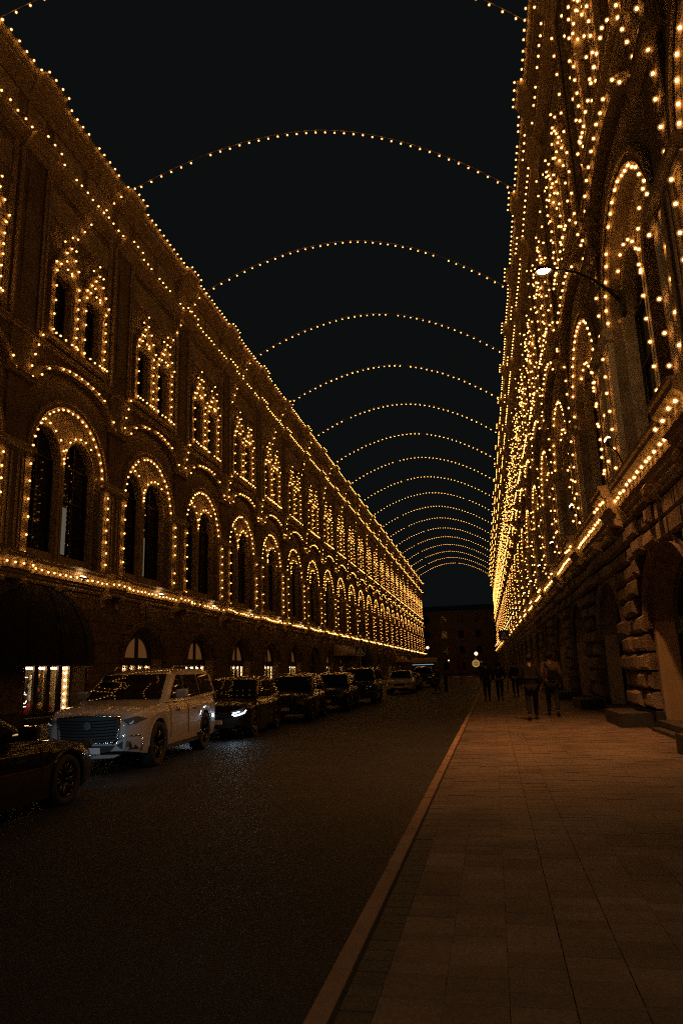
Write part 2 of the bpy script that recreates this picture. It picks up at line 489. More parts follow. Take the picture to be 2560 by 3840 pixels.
def smooth_profile_cornice_low():
    return [(0, 5.12), (.10, 5.14), (.14, 5.22), (.12, 5.28), (.20, 5.34), (.22, 5.42), (.30, 5.46), (.30, 5.74), (.36, 5.78), (.44, 5.84), (.44, 5.93), (.50, 5.97), (.52, 6.03), (0, 6.12)]
def frieze_prof():
    return [(0, 22.02), (.08, 22.05), (.12, 22.12), (.10, 22.18), (.2, 22.24), (.24, 22.34), (.32, 22.38), (.34, 22.46), (.40, 22.5), (.42, 22.56), (0, 22.64)]
def eave_prof():
    return [(0, 24.35), (.10, 24.38), (.14, 24.48), (.24, 24.54), (.26, 24.66), (.42, 24.82), (.44, 24.98), (.50, 25.02), (.54, 25.12), (.56, 25.22), (.60, 25.28), (-.3, 25.34)]
def shift(p, k): return [(d + (k if d != 0 and d > -.1 else 0), z) for d, z in p]

def build_arcade(side, wx, yc0, kmin, kmax, name, label, near_k, lit_ks):
    b = thing(name, label, 'building', (wx, 0, 0))
    S = side
    def M(mb, nm, mat, smooth=False, fix=True): return flip(mb, S).mesh(nm, mat, smooth, fix)
    h = PER / 2
    meshes = []
    GD = .38
    def part(nm, mb, mat, **kw):
        meshes.append((nm, M(mb, nm, mat, **kw)))
    # ground floor wall with arched opening
    g = MB().arch_wall(-h, h, -.2, 5.15, 0, 2.12, -.2, 2.35, 1.62, 0, GD, sp=.72)
    RS = RUSTL if S < 0 else RUST
    part('wall', g, RS)
    w = MB().arch_wall(-h, h, 6.1, 14.6, 0, 2.60, 6.1, 9.88, 2.66, 0, .36, n=20)
    part('wall', w, FAC)
    ty = MB()
    for c in (-1.3, 1.3): ty.arch_wall(c - 1.3, c + 1.3, 6.1, 12.7, c, 1.12, 6.55, 10.38, 1.16, -.36, .34, n=14)
    part('tympanum', ty, FAC2)
    up = MB()
    for c, a, e in ((-1.14, -h, 0), (1.14, 0, h)): up.arch_wall(a, e, 14.6, 24.5, c, .62, 15.25, 17.9, .22, 0, .35, n=8)
    part('wall', up, FAC)
    # pier pilaster with capital and panel
    pl = MB().box(0, .14, h - .55, h + .55, 6.1, 9.9)
    part('pilaster', pl, FAC)
    sh_ = MB()
    for q in (h - .42, h - .2, h + .2, h + .42): part('pilaster_strip', MB().box(.14, .19, q - .05, q + .05, 6.3, 9.7), FAC2)
    
    for q in (h - .75, h + .75): part('pilaster_strip', MB().box(0, .2, q - .04, q + .04, 14.8, 22.0), FAC2)
    cp = MB().extrude([(0, 9.88), (.16, 9.9), (.2, 9.98), (.26, 10.02), (.28, 10.14), (.22, 10.2), (0, 10.24)], 2.5, PER - 2.5)
    part('capital', cp, FAC2)
    pp = MB().box(0, .10, h - .62, h + .62, 10.24, 14.5).box(0, .13, h - .62, h + .62, 14.75, 22.02).box(.13, .17, h - .4, h + .4, 15.6, 21.2)
    for pq in (MB().box(0, .10, h - .62, h + .62, 10.24, 14.5), MB().box(0, .13, h - .62, h + .62, 14.75, 22.02).box(.13, .17, h - .4, h + .4, 15.6, 21.2)): part('pilaster', pq, FAC)
    # slender lit strips by the arch, archivolt
    for sgn in (-1, 1):
        part('pilaster', MB().box(0, .15, 2.80 * sgn - .2, 2.80 * sgn + .2, 6.1, 9.88), LIT)
        part('capital', MB().extrude([(.15, 9.62), (.2, 9.66), (.22, 9.76), (.17, 9.82)], 2.80 * sgn - .23, 2.80 * sgn + .23), LIT)
    part('archivolt', MB().arc_mould(0, 9.88, [(2.62, 0), (2.62, .07), (2.68, .11), (2.72, .08), (2.82, .08), (2.86, .16), (2.96, .18), (2.98, 0)], 0, PI, 28, 1.02), FAC2, smooth=False)
    for c in (-1.3, 1.3):
        part('archivolt', MB().arc_mould(c, 10.38, [(1.12, -.36), (1.12, -.29), (1.18, -.26), (1.2, -.31), (1.26, -.31), (1.28, -.36)], 0, PI, 18, 1.04), FAC2)
        [part('pilaster', MB().box(-.36, -.27, c + e_ - .07, c + e_ + .07, 6.15, 10.38), FAC2) for e_ in (-1.2, 1.2)]
    # hood mould over the arch
    n = 26; hm = MB(); prof = [(0, 0), (.30, .02), (.34, .10), (.28, .14), (.36, .2), (0, .26)]
    k = 0
    for i in range(n + 1):
        t = -1 + 2 * i / n
        z = 12.72 + 1.2 * math.sqrt(max(0, 1 - t * t))
        for d, e in prof: hm.v.append((d, 2.85 * t, z + e))
    mm = len(prof)
    for i in range(n):
        for j in range(mm - 1): hm.f.append((i * mm + j, i * mm + j + 1, (i + 1) * mm + j + 1, (i + 1) * mm + j))
    part('hood_mould', hm, FAC2)
    part('hood_mould', MB().extrude([(d, 12.60 + e) for d, e in prof], 2.8, PER - 2.8), FAC2)
    # string course and sill
    part('string_course', MB().extrude([(0, 14.5), (.12, 14.52), (.16, 14.6), (.12, 14.66), (.2, 14.72), (0, 14.8)], -h, h), FAC2)
    part('window_sill', MB().extrude([(0, 14.86), (.2, 14.88), (.28, 14.95), (.30, 15.04), (.34, 15.08), (0, 15.16)], -2.25, 2.25), FAC2)
    for c in (-1.14, 1.14):
        for e in (-.84, .84):
            co = MB().box(0, .16, c + e - .15, c + e + .15, 15.3, 18.0).box(0, .21, c + e - .18, c + e + .18, 15.16, 15.3).extrude([(0, 18.0), (.2, 18.02), (.24, 18.12), (.24, 18.2), (0, 18.2)], c + e - .2, c + e + .2)
            part('pilaster', co, LIT)
        pd = MB()
        out = [(-1.02, 18.2), (-1.02, 18.34), (-.80, 18.42), (-.66, 18.85), (-.36, 19.2), (0, 19.62), (.36, 19.2), (.66, 18.85), (.80, 18.42), (1.02, 18.34), (1.02, 18.2)]
        inn = [(-.62, 18.2), (-.62, 18.3), (-.58, 18.38), (-.5, 18.68), (-.26, 18.96), (0, 19.24), (.26, 18.96), (.5, 18.68), (.58, 18.38), (.62, 18.3), (.62, 18.2)]
        for i in range(len(out) - 1):
            a_, b_, c_, d_ = out[i], out[i + 1], inn[i + 1], inn[i]
            pd.poly([(.27, c + a_[0], a_[1]), (.27, c + b_[0], b_[1]), (.27, c + c_[0], c_[1]), (.27, c + d_[0], d_[1])])
            pd.poly([(0, c + a_[0], a_[1]), (0, c + b_[0], b_[1]), (.27, c + b_[0], b_[1]), (.27, c + a_[0], a_[1])])
            pd.poly([(0, c + d_[0], d_[1]), (0, c + c_[0], c_[1]), (.27, c + c_[0], c_[1]), (.27, c + d_[0], d_[1])])
        part('pediment', pd, FAC2)
        part('finial', _fin(c), FAC2)
    for q in (-2.5, 2.5): part('pilaster_strip', MB().box(0, .08, q - .12, q + .12, 14.8, 22.0).box(.08, .12, q - .06, q + .06, 15.0, 21.8), FAC2)
    # panel over the windows
    part('frieze_panel', MB().box(0, .05, -2.3, 2.3, 20.5, 21.6), FAC2)
    part('archivolt', MB().arc_mould(0, 2.35, [(2.12, 0), (2.13, .10), (2.22, .17), (2.30, .13), (2.46, .15), (2.50, 0)], 0, PI, 26, 1.62 / 2.12), RS)
    for prof, nm in ((smooth_profile_cornice_low(), 'cornice'), (frieze_prof(), 'cornice'), (eave_prof(), 'eave')):
        part(nm, MB().extrude(prof, -h + .75, h - .75), FAC2)
        part(nm, MB().extrude(shift(prof, .26), h - .75, h + .75), FAC2)
    for a_, b_ in ((h - .55, h + .55), (-2.4, -.2), (.2, 2.4)): part('frieze_panel', MB().box(0, .055, a_, b_, 22.85, 24.2), FAC2)
    part('plinth', MB().box(0, .16, 2.05 + .02, PER - 2.07, -.2, .48).box(.16, .90 if S > 0 else .22, 2.5, PER - 2.5, -.2, .42), PLINTH)
    part('door_step', MB().box(-.6, .40 if S > 0 else .2, -1.7, 1.7, -.2, .17).box(-.6, .2, -1.95, 1.95, .19, .3), PLINTH)
    bracket = M(MB().extrude([(0, 4.62), (.12, 4.60), (.17, 4.68), (.12, 4.76), (.16, 4.88), (.30, 4.96), (.44, 5.0), (.46, 5.12), (.4, 5.2), (0, 5.16)], -.14, .14), 'bracket', FAC2)
    modil = M(MB().box(0, .3, -.09, .09, 24.5, 24.8), 'modillion', FAC2)
    dent = M(MB().box(0, .2, -.05, .05, 22.2, 22.36), 'dentil', FAC2)
    # windows
    def win_arch():
        fr = MB()
        for sgn in (-1, 1): fr.box(.03, .09, sgn * 1.12 - .05, sgn * 1.12 + .05, 6.5, 10.42)
        fr.box(.03, .09, -.035, .035, 6.5, 11.4).box(.03, .09, -1.12, 1.12, 6.5, 6.62).box(.03, .09, -1.12, 1.12, 10.38, 10.47).box(.03, .09, -1.12, 1.12, 8.9, 8.97)
        pa = MB().poly([(0, -1.16, 6.5), (0, 1.16, 6.5), (0, 1.16, 11.6), (0, -1.16, 11.6)])
        return M(fr, 'frame', FRAME), M(pa, 'pane', GLASS)
    def win_up():
        fr = MB().box(.03, .09, -.6, -.54, 15.2, 18.1).box(.03, .09, .54, .6, 15.2, 18.1).box(.03, .09, -.03, .03, 15.2, 18.1).box(.03, .09, -.6, .6, 17.1, 17.17).box(.03, .09, -.6, .6, 15.2, 15.28)
        pa = MB().poly([(0, -.62, 15.2), (0, .62, 15.2), (0, .62, 18.2), (0, -.62, 18.2)])
        return M(fr, 'frame', FRAME), M(pa, 'pane', GLASS)
    wa, wu = win_arch(), win_up()
    blind = M(MB().poly([(.006, -.66, 6.7), (.006, -.24, 6.7), (.006, -.24, 8.7), (.006, -.66, 8.7)]), 'blind', CURT)
    fx = -1 if S > 0 else 1
    # shop glazing
    def shop():
        fr = MB()
        for y_ in (-1.5, -.78, .06 - .06, .78, 1.5): fr.box(-.05, .05, y_ - (.05 if abs(y_) > 1.2 else .13), y_ + (.05 if abs(y_) > 1.2 else .13), .2, 2.2)
        fr.box(-.06, .07, -1.54, 1.54, 2.18, 2.56).box(-.05, .05, -.13, .13, 2.5, 3.6)
        # glazed lunette ring
        fr.arc_mould(0, 2.4, [(1.24, -.05), (1.24, .06), (1.60, .06), (1.60, -.05)], 0, PI, 20, .90)
        fr.box(-.05, .05, -1.54, 1.54, .19, .42)
        return M(fr, 'frame', FRAME)
    shopf = shop()
    dark_pane = M(MB().poly([(0, -1.6, .2), (0, 1.6, .2), (0, 1.6, 3.8), (0, -1.6, 3.8)]), 'pane', GLASS)
    clear_pane = M(MB().poly([(0, -1.6, .2), (0, 1.6, .2), (0, 1.6, 2.2), (0, -1.6, 2.2)]), 'pane', CLEAR)
    lun = M(MB().arc_mould(0, 2.5, [(.01, 0), (1.27, 0)], 0, PI, 16, .86), 'lunette', LUN)
    jmb = [M(MB().poly([(-.02, sg * 2.07, .3), (-.37, sg * 1.53, .3), (-.37, sg * 1.53, 2.5), (-.02, sg * 2.07, 2.5)]), 'jamb', CREAM) for sg in (-1, 1)]
    # block meshes
    blk = {}
    def block(w_, h_):
        kx_ = (round(w_, 2), round(h_, 2))
        if kx_ not in blk:
            blk[kx_] = [M(MB().frustum(0, .12 + .05 * v, -w_ / 2 + .02, w_ / 2 - .02, -h_ / 2 + .03, h_ / 2 - .03, .075, .10) if S > 0 else MB().frustum(0, .03 + .006 * v, -w_ / 2 + .004, w_ / 2 - .004, -h_ / 2 + .004, h_ / 2 - .004, .012, .012), 'stone_block', RS) for v in range(3)]
        return random.choice(blk[kx_])
    joined = MB()
    ks = list(range(kmin, kmax + 1))
    for k in ks:
        yc = yc0 + PER * k
        isnear = k in near_k
        for nm, me in meshes: ob(nm, me, b, (0, yc, 0))
        for c in (-1.3, 1.3):
            wo = ob('window', wa[0], b, (fx * -.66, yc + c, 0)); ob('pane', wa[1], wo)
            if S < 0 and k in (0, 1) or (S < 0 and k == 2 and c < 0): ob('blind', blind, wo)
        for c in (-1.14, 1.14):
            wo = ob('window', wu[0], b, (fx * -.33, yc + c, 0)); ob('pane', wu[1], wo)
        if k in lit_ks:
            pass
        so = ob('shop_window', shopf, b, (fx * -(GD + .02), yc, 0))
        if k in lit_ks:
            ob('pane', clear_pane, so); ob('lunette', lun, so, (-fx * .03, 0, 0))
            fitout(b, so, fx, yc, k, lit_ks[k], M)
        else:
            ob('pane', dark_pane, so)
            if S > 0:
                for jm in jmb: ob('jamb', jm, b, (0, yc, 0))
        if isnear:
            for e_ in (-.45, h - .6, h + .6): ob('bracket', bracket, b, (0, yc + e_, 0))
            for i in range(12): ob('modillion', modil, b, (0, yc - h + .3 + .6 * i, 0))
            for i in range(18): ob('dentil', dent, b, (0, yc - h + .2 + .4 * i, 0))
        else:
            for i in range(2):
                o = yc + (-.55 if i == 0 else 2.95); joined.extrude([(0, 4.72), (.12, 4.9), (.3, 5.14), (0, 5.16)], o - .11, o + .11)
            for i in range(12):
                o = yc - h + .3 + .6 * i; joined.box(0, .3, o - .09, o + .09, 24.5, 24.8)
        # rusticated pier blocks of the pier on the far side of the bay
        z = .50; c_ = 0
        while z < 5.0:
            hh = .44
            if z + hh > 5.12: hh = 5.12 - z
            half = 2.16 if z < 2.3 else 2.16 * math.sqrt(max(0, 1 - ((min(z, 3.85) - 2.35) / 1.62) ** 2)) + .42 * (1 if z > 2.3 else 0)
            if z > 3.85: half = 0.02
            a, e = half, PER - half
            L_ = e - a
            nb = max(3, round(L_ / 1.05))
            offs = .5 if c_ % 2 else 0
            cuts = [a] + [a + L_ * (i + offs * .8) / nb for i in range(1 if not offs else 0, nb) if .35 < L_ * (i + offs * .8) / nb < L_ - .35] + [e]
            for i in range(len(cuts) - 1):
                wv = cuts[i + 1] - cuts[i]; cm = (cuts[i] + cuts[i + 1]) / 2
                if isnear and -1 <= k <= 3:
                    ob('stone_block', block(wv, hh), b, (0, yc + cm, z + hh / 2))
                else:
                    g_ = .012 if S > 0 else .004
                    joined.frustum(0, .10 + random.random() * .05 if S > 0 else .03, yc + cuts[i] + g_, yc + cuts[i + 1] - g_, z + g_, z + hh - g_, .05 if S > 0 else .012, .06 if S > 0 else .012)
            z += hh; c_ += 1
    ob('stone_block', flip(joined, S).mesh('stone_trim_far', RS, fix=False), b, kind='stuff')
    # roof and body behind the facade
    ya, yb = yc0 + PER * kmin - h, yc0 + PER * kmax + h
    ob('roof', flip(MB().poly([(.2, ya, 25.33), (.2, yb, 25.33), (-6, yb, 27.0), (-6, ya, 27.0)]), S).mesh('roof', METAL), b)
    ob('gable_wall', flip(MB().poly([(0, ya, -.2), (-14, ya, -.2), (-14, ya, 25.3), (0, ya, 25.3)]).poly([(0, yb, -.2), (-14, yb, -.2), (-14, yb, 25.3), (0, yb, 25.3)]), S).mesh('gable_wall', FAC), b)
    ob('inner_wall', flip(MB().poly([(-2.4, ya, -.2), (-2.4, yb, -.2), (-2.4, yb, 5.6), (-2.4, ya, 5.6)]).poly([(-.9, ya, 6.1), (-.9, yb, 6.1), (-.9, yb, 25), (-.9, ya, 25)]).poly([(-2.4, ya, 5.6), (-2.4, yb, 5.6), (0, yb, 5.6), (0, ya, 5.6)]), S).mesh('inner_wall', DARKR), b)
    return b
def _fin(c):
    f = MB().lathe([(.02, 19.58), (.1, 19.66), (.05, 19.74), (.085, 19.84), (.01, 20.0)], 8)
    f.v = [(x + .15, y + c, z) for x, y, z in f.v]
    return f

SHOPBM = ico(.045); SHOPBM.materials.append(SHOPB)
def fitout(b, so, fx, yc, k, mode, M):
    """lit shop: cream reveals, linings and bulbs round the glass"""
    lin = MB()
    if k == 0: segs = [(-1.9, -1.3), (-.94, .16 - .0), (.16 + .0, .16)]
    for sg in (-1, 1):
        j_ = MB().poly([(-.03, sg * 2.055, .35), (-.36, sg * 1.53, .35), (-.36, sg * 1.53, 2.5), (-.03, sg * 2.055, 2.5)]).poly([(-.03, sg * 2.055, .35), (-.36, sg * 1.53, .35), (-.36, sg * 1.56, .35), (-.03, sg * 2.085, .35)])
        ob('jamb', M(j_, 'jamb', CREAM), b, (0, yc, 0))
    back = MB().poly([(-.55, -1.5, .2), (-.55, 1.5, .2), (-.55, 1.5, 2.35), (-.55, -1.5, 2.35)]) if mode != 'front' else MB().poly([(-.9, -1.5, .2), (-.9, 1.5, .2), (-.9, 1.5, 2.4), (-.9, -1.5, 2.4)])
    d_ = .55 if mode != 'front' else .9
    back.poly([(0, -1.5, .3), (-d_, -1.5, .3), (-d_, -1.5, 2.35), (0, -1.5, 2.35)]).poly([(0, 1.5, .3), (-d_, 1.5, .3), (-d_, 1.5, 2.35), (0, 1.5, 2.35)])
    back.poly([(0, -1.5, 2.36), (0, 1.5, 2.36), (-d_, 1.5, 2.36), (-d_, -1.5, 2.36)]).poly([(0, -1.5, .3), (0, 1.5, .3), (-d_, 1.5, .3), (-d_, -1.5, .3)])
    ob('lining', M(back, 'lining', CREAM), so)
    dens = {'front': .10, 'mid': .13}.get(mode, .25)
    y_ = -1.42
    while y_ < 1.45:
        ob('shop_bulb', SHOPBM, so, (fx * -.10, y_, 2.08)); y_ += dens * 1.35
    for z_ in [1.88 - .27 * i for i in range(6)]:
        ob('shop_bulb', SHOPBM, so, (fx * -.12, 1.38, z_))
        if mode == 'mid': ob('shop_bulb', SHOPBM, so, (fx * -.12, .25, z_))

LEFT_LIT = {0: 'front', 1: 'mid', 2: 'mid', 3: 'mid', 4: 'mid', 5: 'mid', 7: 'far', 8: 'far', 9: 'far', 10: 'far', 11: 'far', 12: 'far', 14: 'far', 15: 'far', 16: 'far'}
bl = build_arcade(-1, WL, 25.35, -2, 24, 'arcade_building', 'long arcaded stone building covered in light strings, left of the street behind the parked cars', range(-1, 5), LEFT_LIT)
br = build_arcade(1, WR, 22.9, -3, 23, 'arcade_building', 'tall rusticated stone building with light strings, right of the street along the pavement', range(-2, 5), {})

# ------------------------------------------------------------------ light strings on the facades
for side, wx, y0, k0, k1, nm in ((-1, WL, 25.35, -1, 24, 'left'), (1, WR, 22.9, -2, 23, 'right')):
    for k in range(k0, k1 + 1):
        ind = (side < 0 and -1 <= k <= 4) or (side > 0 and -2 <= k <= 4)
        loc = (wx, y0 + PER * k, 0)
        o = ORD[k - k0]
        r = .034
        make_string('light_string', f'warm bulbs round the {o} arched window of the {nm} facade, counting from the camera', 'light strings round the arched windows', ARUN if side < 0 else ARUN_R, loc, side, ind, r=r)
        make_string('light_string', f'warm bulbs round the {o} upper window pair of the {nm} facade, counting from the camera', 'light strings round the upper windows', WRUN if side < 0 else WRUN_R, loc, side, ind, r=r)
    h = PER / 2
    def long_run(z, d, step, dk=.26, zj=0):
        run = []
        for k in range(k0 - 1, k1 + 1):
            yc = y0 + PER * k
            n = round((PER - 1.5) / step)
            run += [(d, yc - h + .75 + .1 + (PER - 1.7) * i / n, z) for i in range(n + 1)]
            run += [(d + dk, yc + h - .70 + 1.4 * i / 3, z + zj) for i in range(4)]
        return run
    rng = (0, 62)
    make_string('light_string', f'bulb string along the low cornice above the shops of the {nm} building', 'light strings along the cornices', [long_run(5.60, .40, .40, zj=.03)], (wx, 0, 0), side, rng)
    make_string('light_string', f'bulb string along the middle cornice under the eave of the {nm} building', 'light strings along the cornices', [long_run(22.66, .50, .47, zj=.02)], (wx, 0, 0), side, rng)
    make_string('light_string', f'bulb string along the roof edge of the {nm} building against the black sky', 'light strings along the cornices', [long_run(25.28, .68, .47, zj=.03)], (wx, 0, 0), side, rng)

# ------------------------------------------------------------------ bulb arches over the street
XA, XB = WL + .62, WR - .5
for n in range(-1, 17):
    yl = 28.5 + 9.9 * n; yr = yl + 4.6
    ctr = Vector(((XA + XB) / 2, (yl + yr) / 2, 25.3))
    t = thing('light_arch', f'arched string of bulbs spanning the street overhead, {ORD[n+1]} from the camera', 'light string', tuple(ctr), 0, 'bulb arches across the street')
    m = 46
    pts = []
    for i in range(m * 2 + 1):
        u = -1 + i / m
        pts.append(Vector((u * (XB - XA) / 2, u * 2.3, 3.6 * (1 - abs(u) ** 1.85))))
    w = MB().tube([p + Vector((0, 0, .13)) for p in pts], .013, 3)
    ob('cable', w.mesh('cable', CABLE, fix=False), t)
    nb = 40; gap = random.choice((7, 13, 22, 31))
    bp = []
    for i in range(nb + 1):
        u = -1 + 2 * i / nb
        if i == gap: continue
        bp.append((u * (XB - XA) / 2, u * 2.3, 3.6 * (1 - abs(u) ** 1.85) + random.uniform(-.015, .015)))
    # tail running down the left wall
    for i in range(1, 8):
        q = i / 7
        bp.append((XA - .05 - .42 * min(1, q * 1.5) - ctr.x, yl - .2 - 3.4 * q - ctr.y, -4.9 * q))
    w2 = MB().tube([(XA - ctr.x, yl - ctr.y, .1)] + [Vector(p) + Vector((-.06, 0, 0)) for p in bp[-7:]], .011, 3)
    ob('cable', w2.mesh('cable', CABLE, fix=False), t)
    if n <= 5:
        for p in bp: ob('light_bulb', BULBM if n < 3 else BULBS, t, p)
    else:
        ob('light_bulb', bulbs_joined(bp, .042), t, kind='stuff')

# ------------------------------------------------------------------ floodlights on the low cornices
fl_body = MB().box(-.05, .05, -.22, .22, -.07, -.02).box(-.03, .03, -.02, .02, -.16, -.07).mesh('body', METAL)
fl_lens = MB().lathe([(.02, -.018), (.2, -.015), (.19, .02), (.02, .03)], 14); fl_lens.v = [(x * .35, y, z) for x, y, z in fl_lens.v]
fl_lens = fl_lens.mesh('lens', FLOOD)
for side, wx, y0, dx, k0, k1, nm, zz in ((-1, WL, 25.35, .58, -1, 24, 'left', 5.66), (1, WR, 22.9, -.72, -2, 23, 'right', 6.72)):
    for k in range(k0, k1 + 1):
        yy = y0 + PER * k + (.55 if side < 0 else 1.1)
        t = thing('floodlight', f'small floodlight below the {ORD[k-k0]} arched window of the {nm} facade, counting from the camera', 'floodlight', (wx + dx, yy, zz), 0, 'floodlights along the cornices')
        ob('housing', fl_body, t); ob('lens', fl_lens, t)
        if side > 0:
            ob('bracket_arm', MB().tube([(0, 0, -.1), (.2, .0, -.35), (.3, 0, -.68)], .02, 5).mesh('bracket_arm', METAL), t)

# ------------------------------------------------------------------ street lamps on the right wall
def street_lamp(y, emis, label, power, colr, size, blend, tilt, x_reach=1.72):
    t = thing('street_lamp', label, 'street lamp', (WR - .1, y, 9.9), 0, 'bracket street lamps on the right wall')
    arm = [(0, 0, 0), (-.25, 0, .35), (-.6, 0, .72), (-1.0, 0, .98), (-x_reach + .25, 0, 1.12)]
    ob('arm', MB().tube(arm, [.05, .045, .04, .035, .03], 8).mesh('arm', METAL, smooth=True), t)
    ob('wall_plate', MB().box(-.06, .05, -.12, .12, -.3, .3).mesh('wall_plate', METAL), t)
    ob('stay', MB().tube([(-.02, 0, .28), (-.3, .0, .44)], .018, 5).mesh('stay', METAL), t)
    hx = -x_reach
    hd = MB().lathe([(.03, .10), (.13, .08), (.17, .02), (.172, -.035), (.165, -.035), (.162, .02), (.1, .03)], 16); hd.v = [(x * 1.3 + hx, yy, z + 1.12) for x, yy, z in hd.v]
    ob('lamp_head', hd.mesh('lamp_head', METAL, smooth=True), t)
    ln = MB().lathe([(.145, .005), (.135, -.015), (.08, -.035), (.03, -.04)], 16); ln.v = [(x * 1.05 + hx, yy, z + 1.12) for x, yy, z in ln.v]
    ob('lamp_glass', ln.mesh('lamp_glass', emis, smooth=True), t)
    ld = bpy.data.lights.new('lamp_beam', 'SPOT'); ld.energy = power; ld.color = colr; ld.spot_size = math.radians(size); ld.spot_blend = blend; ld.shadow_soft_size = .12
    lo = ob('lamp_beam', ld, t, (hx, 0, 1.06)); lo.rotation_euler = (0, math.radians(tilt), 0)
street_lamp(16.3, LAMPE, 'bright lit street lamp on a curved arm from the right facade', 3400, (1.0, 0.38, 0.10), 88, .9, 14)
street_lamp(-12.4, LAMPB, 'lit street lamp on a curved arm behind the camera', 2900, (1.0, 0.66, 0.36), 147, .08, 0)
#@@REST@@
# ------------------------------------------------------------------ shop fittings, awnings, first shop window display
t = thing('dome_awning', 'large black half dome awning with faint lettering over the nearest lit shop window', 'awning', (WL + .04, 23.75, 0))
t_aw = t
aw = MB(); NA, NB = 18, 10
def dome(i, j, g=1.0):
    a = PI * i / NA; q = PI / 2 * j / NB
    ry, rz, rd = 3.25 * g, 2.95 * g, 1.15 * g
    cz = abs(math.cos(a)) ** .8 * (1 if math.cos(a) > 0 else -1)
    return (rd * math.sin(a) * math.sin(q) ** .9 if False else rd * math.sin(q) * math.sin(a) ** .6 if math.sin(a) > 0 else 0, ry * cz * math.sin(q) if False else ry * cz * (0.0 + 1.0 * math.cos(PI / 2 - q) if False else 1) * math.sqrt(max(0, 1 - (1 - math.sin(q)) ** 2 * 0 - (math.cos(q)) ** 2.6)), 2.14 + rz * math.cos(q))
for j in range(NB + 1):
    for i in range(NA + 1): aw.v.append(dome(i, j))
for j in range(NB):
    for i in range(NA):
        a = j * (NA + 1) + i; aw.f.append((a, a + 1, a + NA + 2, a + NA + 1))
ob('canopy', aw.mesh('canopy', AWN, smooth=True), t)
ob('valance', MB().tube([dome(i, NB) for i in range(NA + 1)], .03, 5).mesh('valance', METAL), t)
for i in (3, 6, 9, 12, 15):
    ob('rib', MB().tube([Vector(dome(i, j)) + Vector((.01, 0, .01)) for j in range(1, NB + 1)], .014, 4).mesh('rib', AWN), t)
def text_obj(s, size, mat, parent, loc, rot, name='lettering', ext=.004):
    cu = bpy.data.curves.new(name, 'FONT'); cu.body = s; cu.size = size; cu.extrude = ext; cu.align_x = 'CENTER'
    o_ = bpy.data.objects.new('tmp', cu); COL.objects.link(o_)
    bpy.context.view_layer.update()
    me = bpy.data.meshes.new_from_object(o_.evaluated_get(bpy.context.evaluated_depsgraph_get()))
    bpy.data.objects.remove(o_)
    me.materials.clear(); me.materials.append(mat)
    o = ob(name, me, parent, loc); o.rotation_euler = rot
    return o

# display in the first lit window
def display():
    y0 = 25.35; x = WL - .42
    t = thing('window_display', 'red and gold window display with a white figure behind the nearest lit shop glass', 'display', (x - .45, y0, .3))
    ob('backdrop', MB().box(-.05, 0, -1.0, .95, 0, 1.75).mesh('backdrop', DARKR), t)
    ob('drape', MB().box(.0, .05, -1.75, -1.25, .2, 1.6).mesh('drape', RED), t)
    ob('gold_post', MB().tube([(.1, .35, 0), (.1, .35, 1.8)], .05, 8).mesh('gold_post', GOLD), t)
    f = MB().lathe([(.05, .55), (.16, .62), (.13, .85), (.10, .98), (.15, 1.16), (.05, 1.26), (.045, 1.32), (.08, 1.38), (.09, 1.46), (.03, 1.54)], 12)
    f.v = [(a * .8 + .15, b - .55, c) for a, b, c in f.v]
    ob('white_figure', f.mesh('white_figure', PALEC, smooth=True), t)
    f = MB().lathe([(.34, .0), (.30, .25), (.18, .5), (.06, .6)], 12); f.v = [(a * .6 + .15, b - .5, c) for a, b, c in f.v]
    ob('red_skirt', f.mesh('red_skirt', RED, smooth=True), t)
    for i, (yy, zz, s_) in enumerate(((-.15, 1.5, .12), (-.05, .95, .10), (.1, .35, .17), (.62, .3, .16), (.7, .75, .12))):
        m_ = ico(s_, 1); m_.materials.append(GOLD if i % 2 == 0 else RED)
        ob('bauble' if s_ < .13 else 'gift', m_, t, (.14, yy, zz))
display()
t = thing('neon_sign', 'curly white neon lettering hanging in the nearest lit shop window', 'neon sign', (WL - .48, 25.35, 0))
def neon(pts, nm='neon_tube'): ob(nm, MB().tube(pts, .013, 6).mesh(nm, NEON, smooth=True), t)
def ringp(yc, zc, ry, rz, a0, a1, n=16): return [(0, yc + ry * math.cos(a0 + (a1 - a0) * i / n), zc + rz * math.sin(a0 + (a1 - a0) * i / n)) for i in range(n + 1)]
neon(ringp(-1.22, .98, .13, .17, .9, 2 * PI * .93)); neon(ringp(-1.27, 1.0, .1, .22, 1.2, 3.9))
neon([(0, -1.36, 1.7), (0, -1.28, 1.75), (0, -1.12, 1.75)]); neon([(0, -1.4, .70), (0, -1.12, .70)])
neon(ringp(-.78, .98, .16, .2, -1.2, 1.25)); neon(ringp(-.84, .99, .15, .2, -1.1, 1.2)); neon(ringp(-.9, .98, .12, .14, -1.0, 1.0))
neon(ringp(-.72, 1.93, .12, .14, -1.4, .9)); neon([(0, -.85, 1.8), (0, -.68, 1.82), (0, -.68, 1.55)])

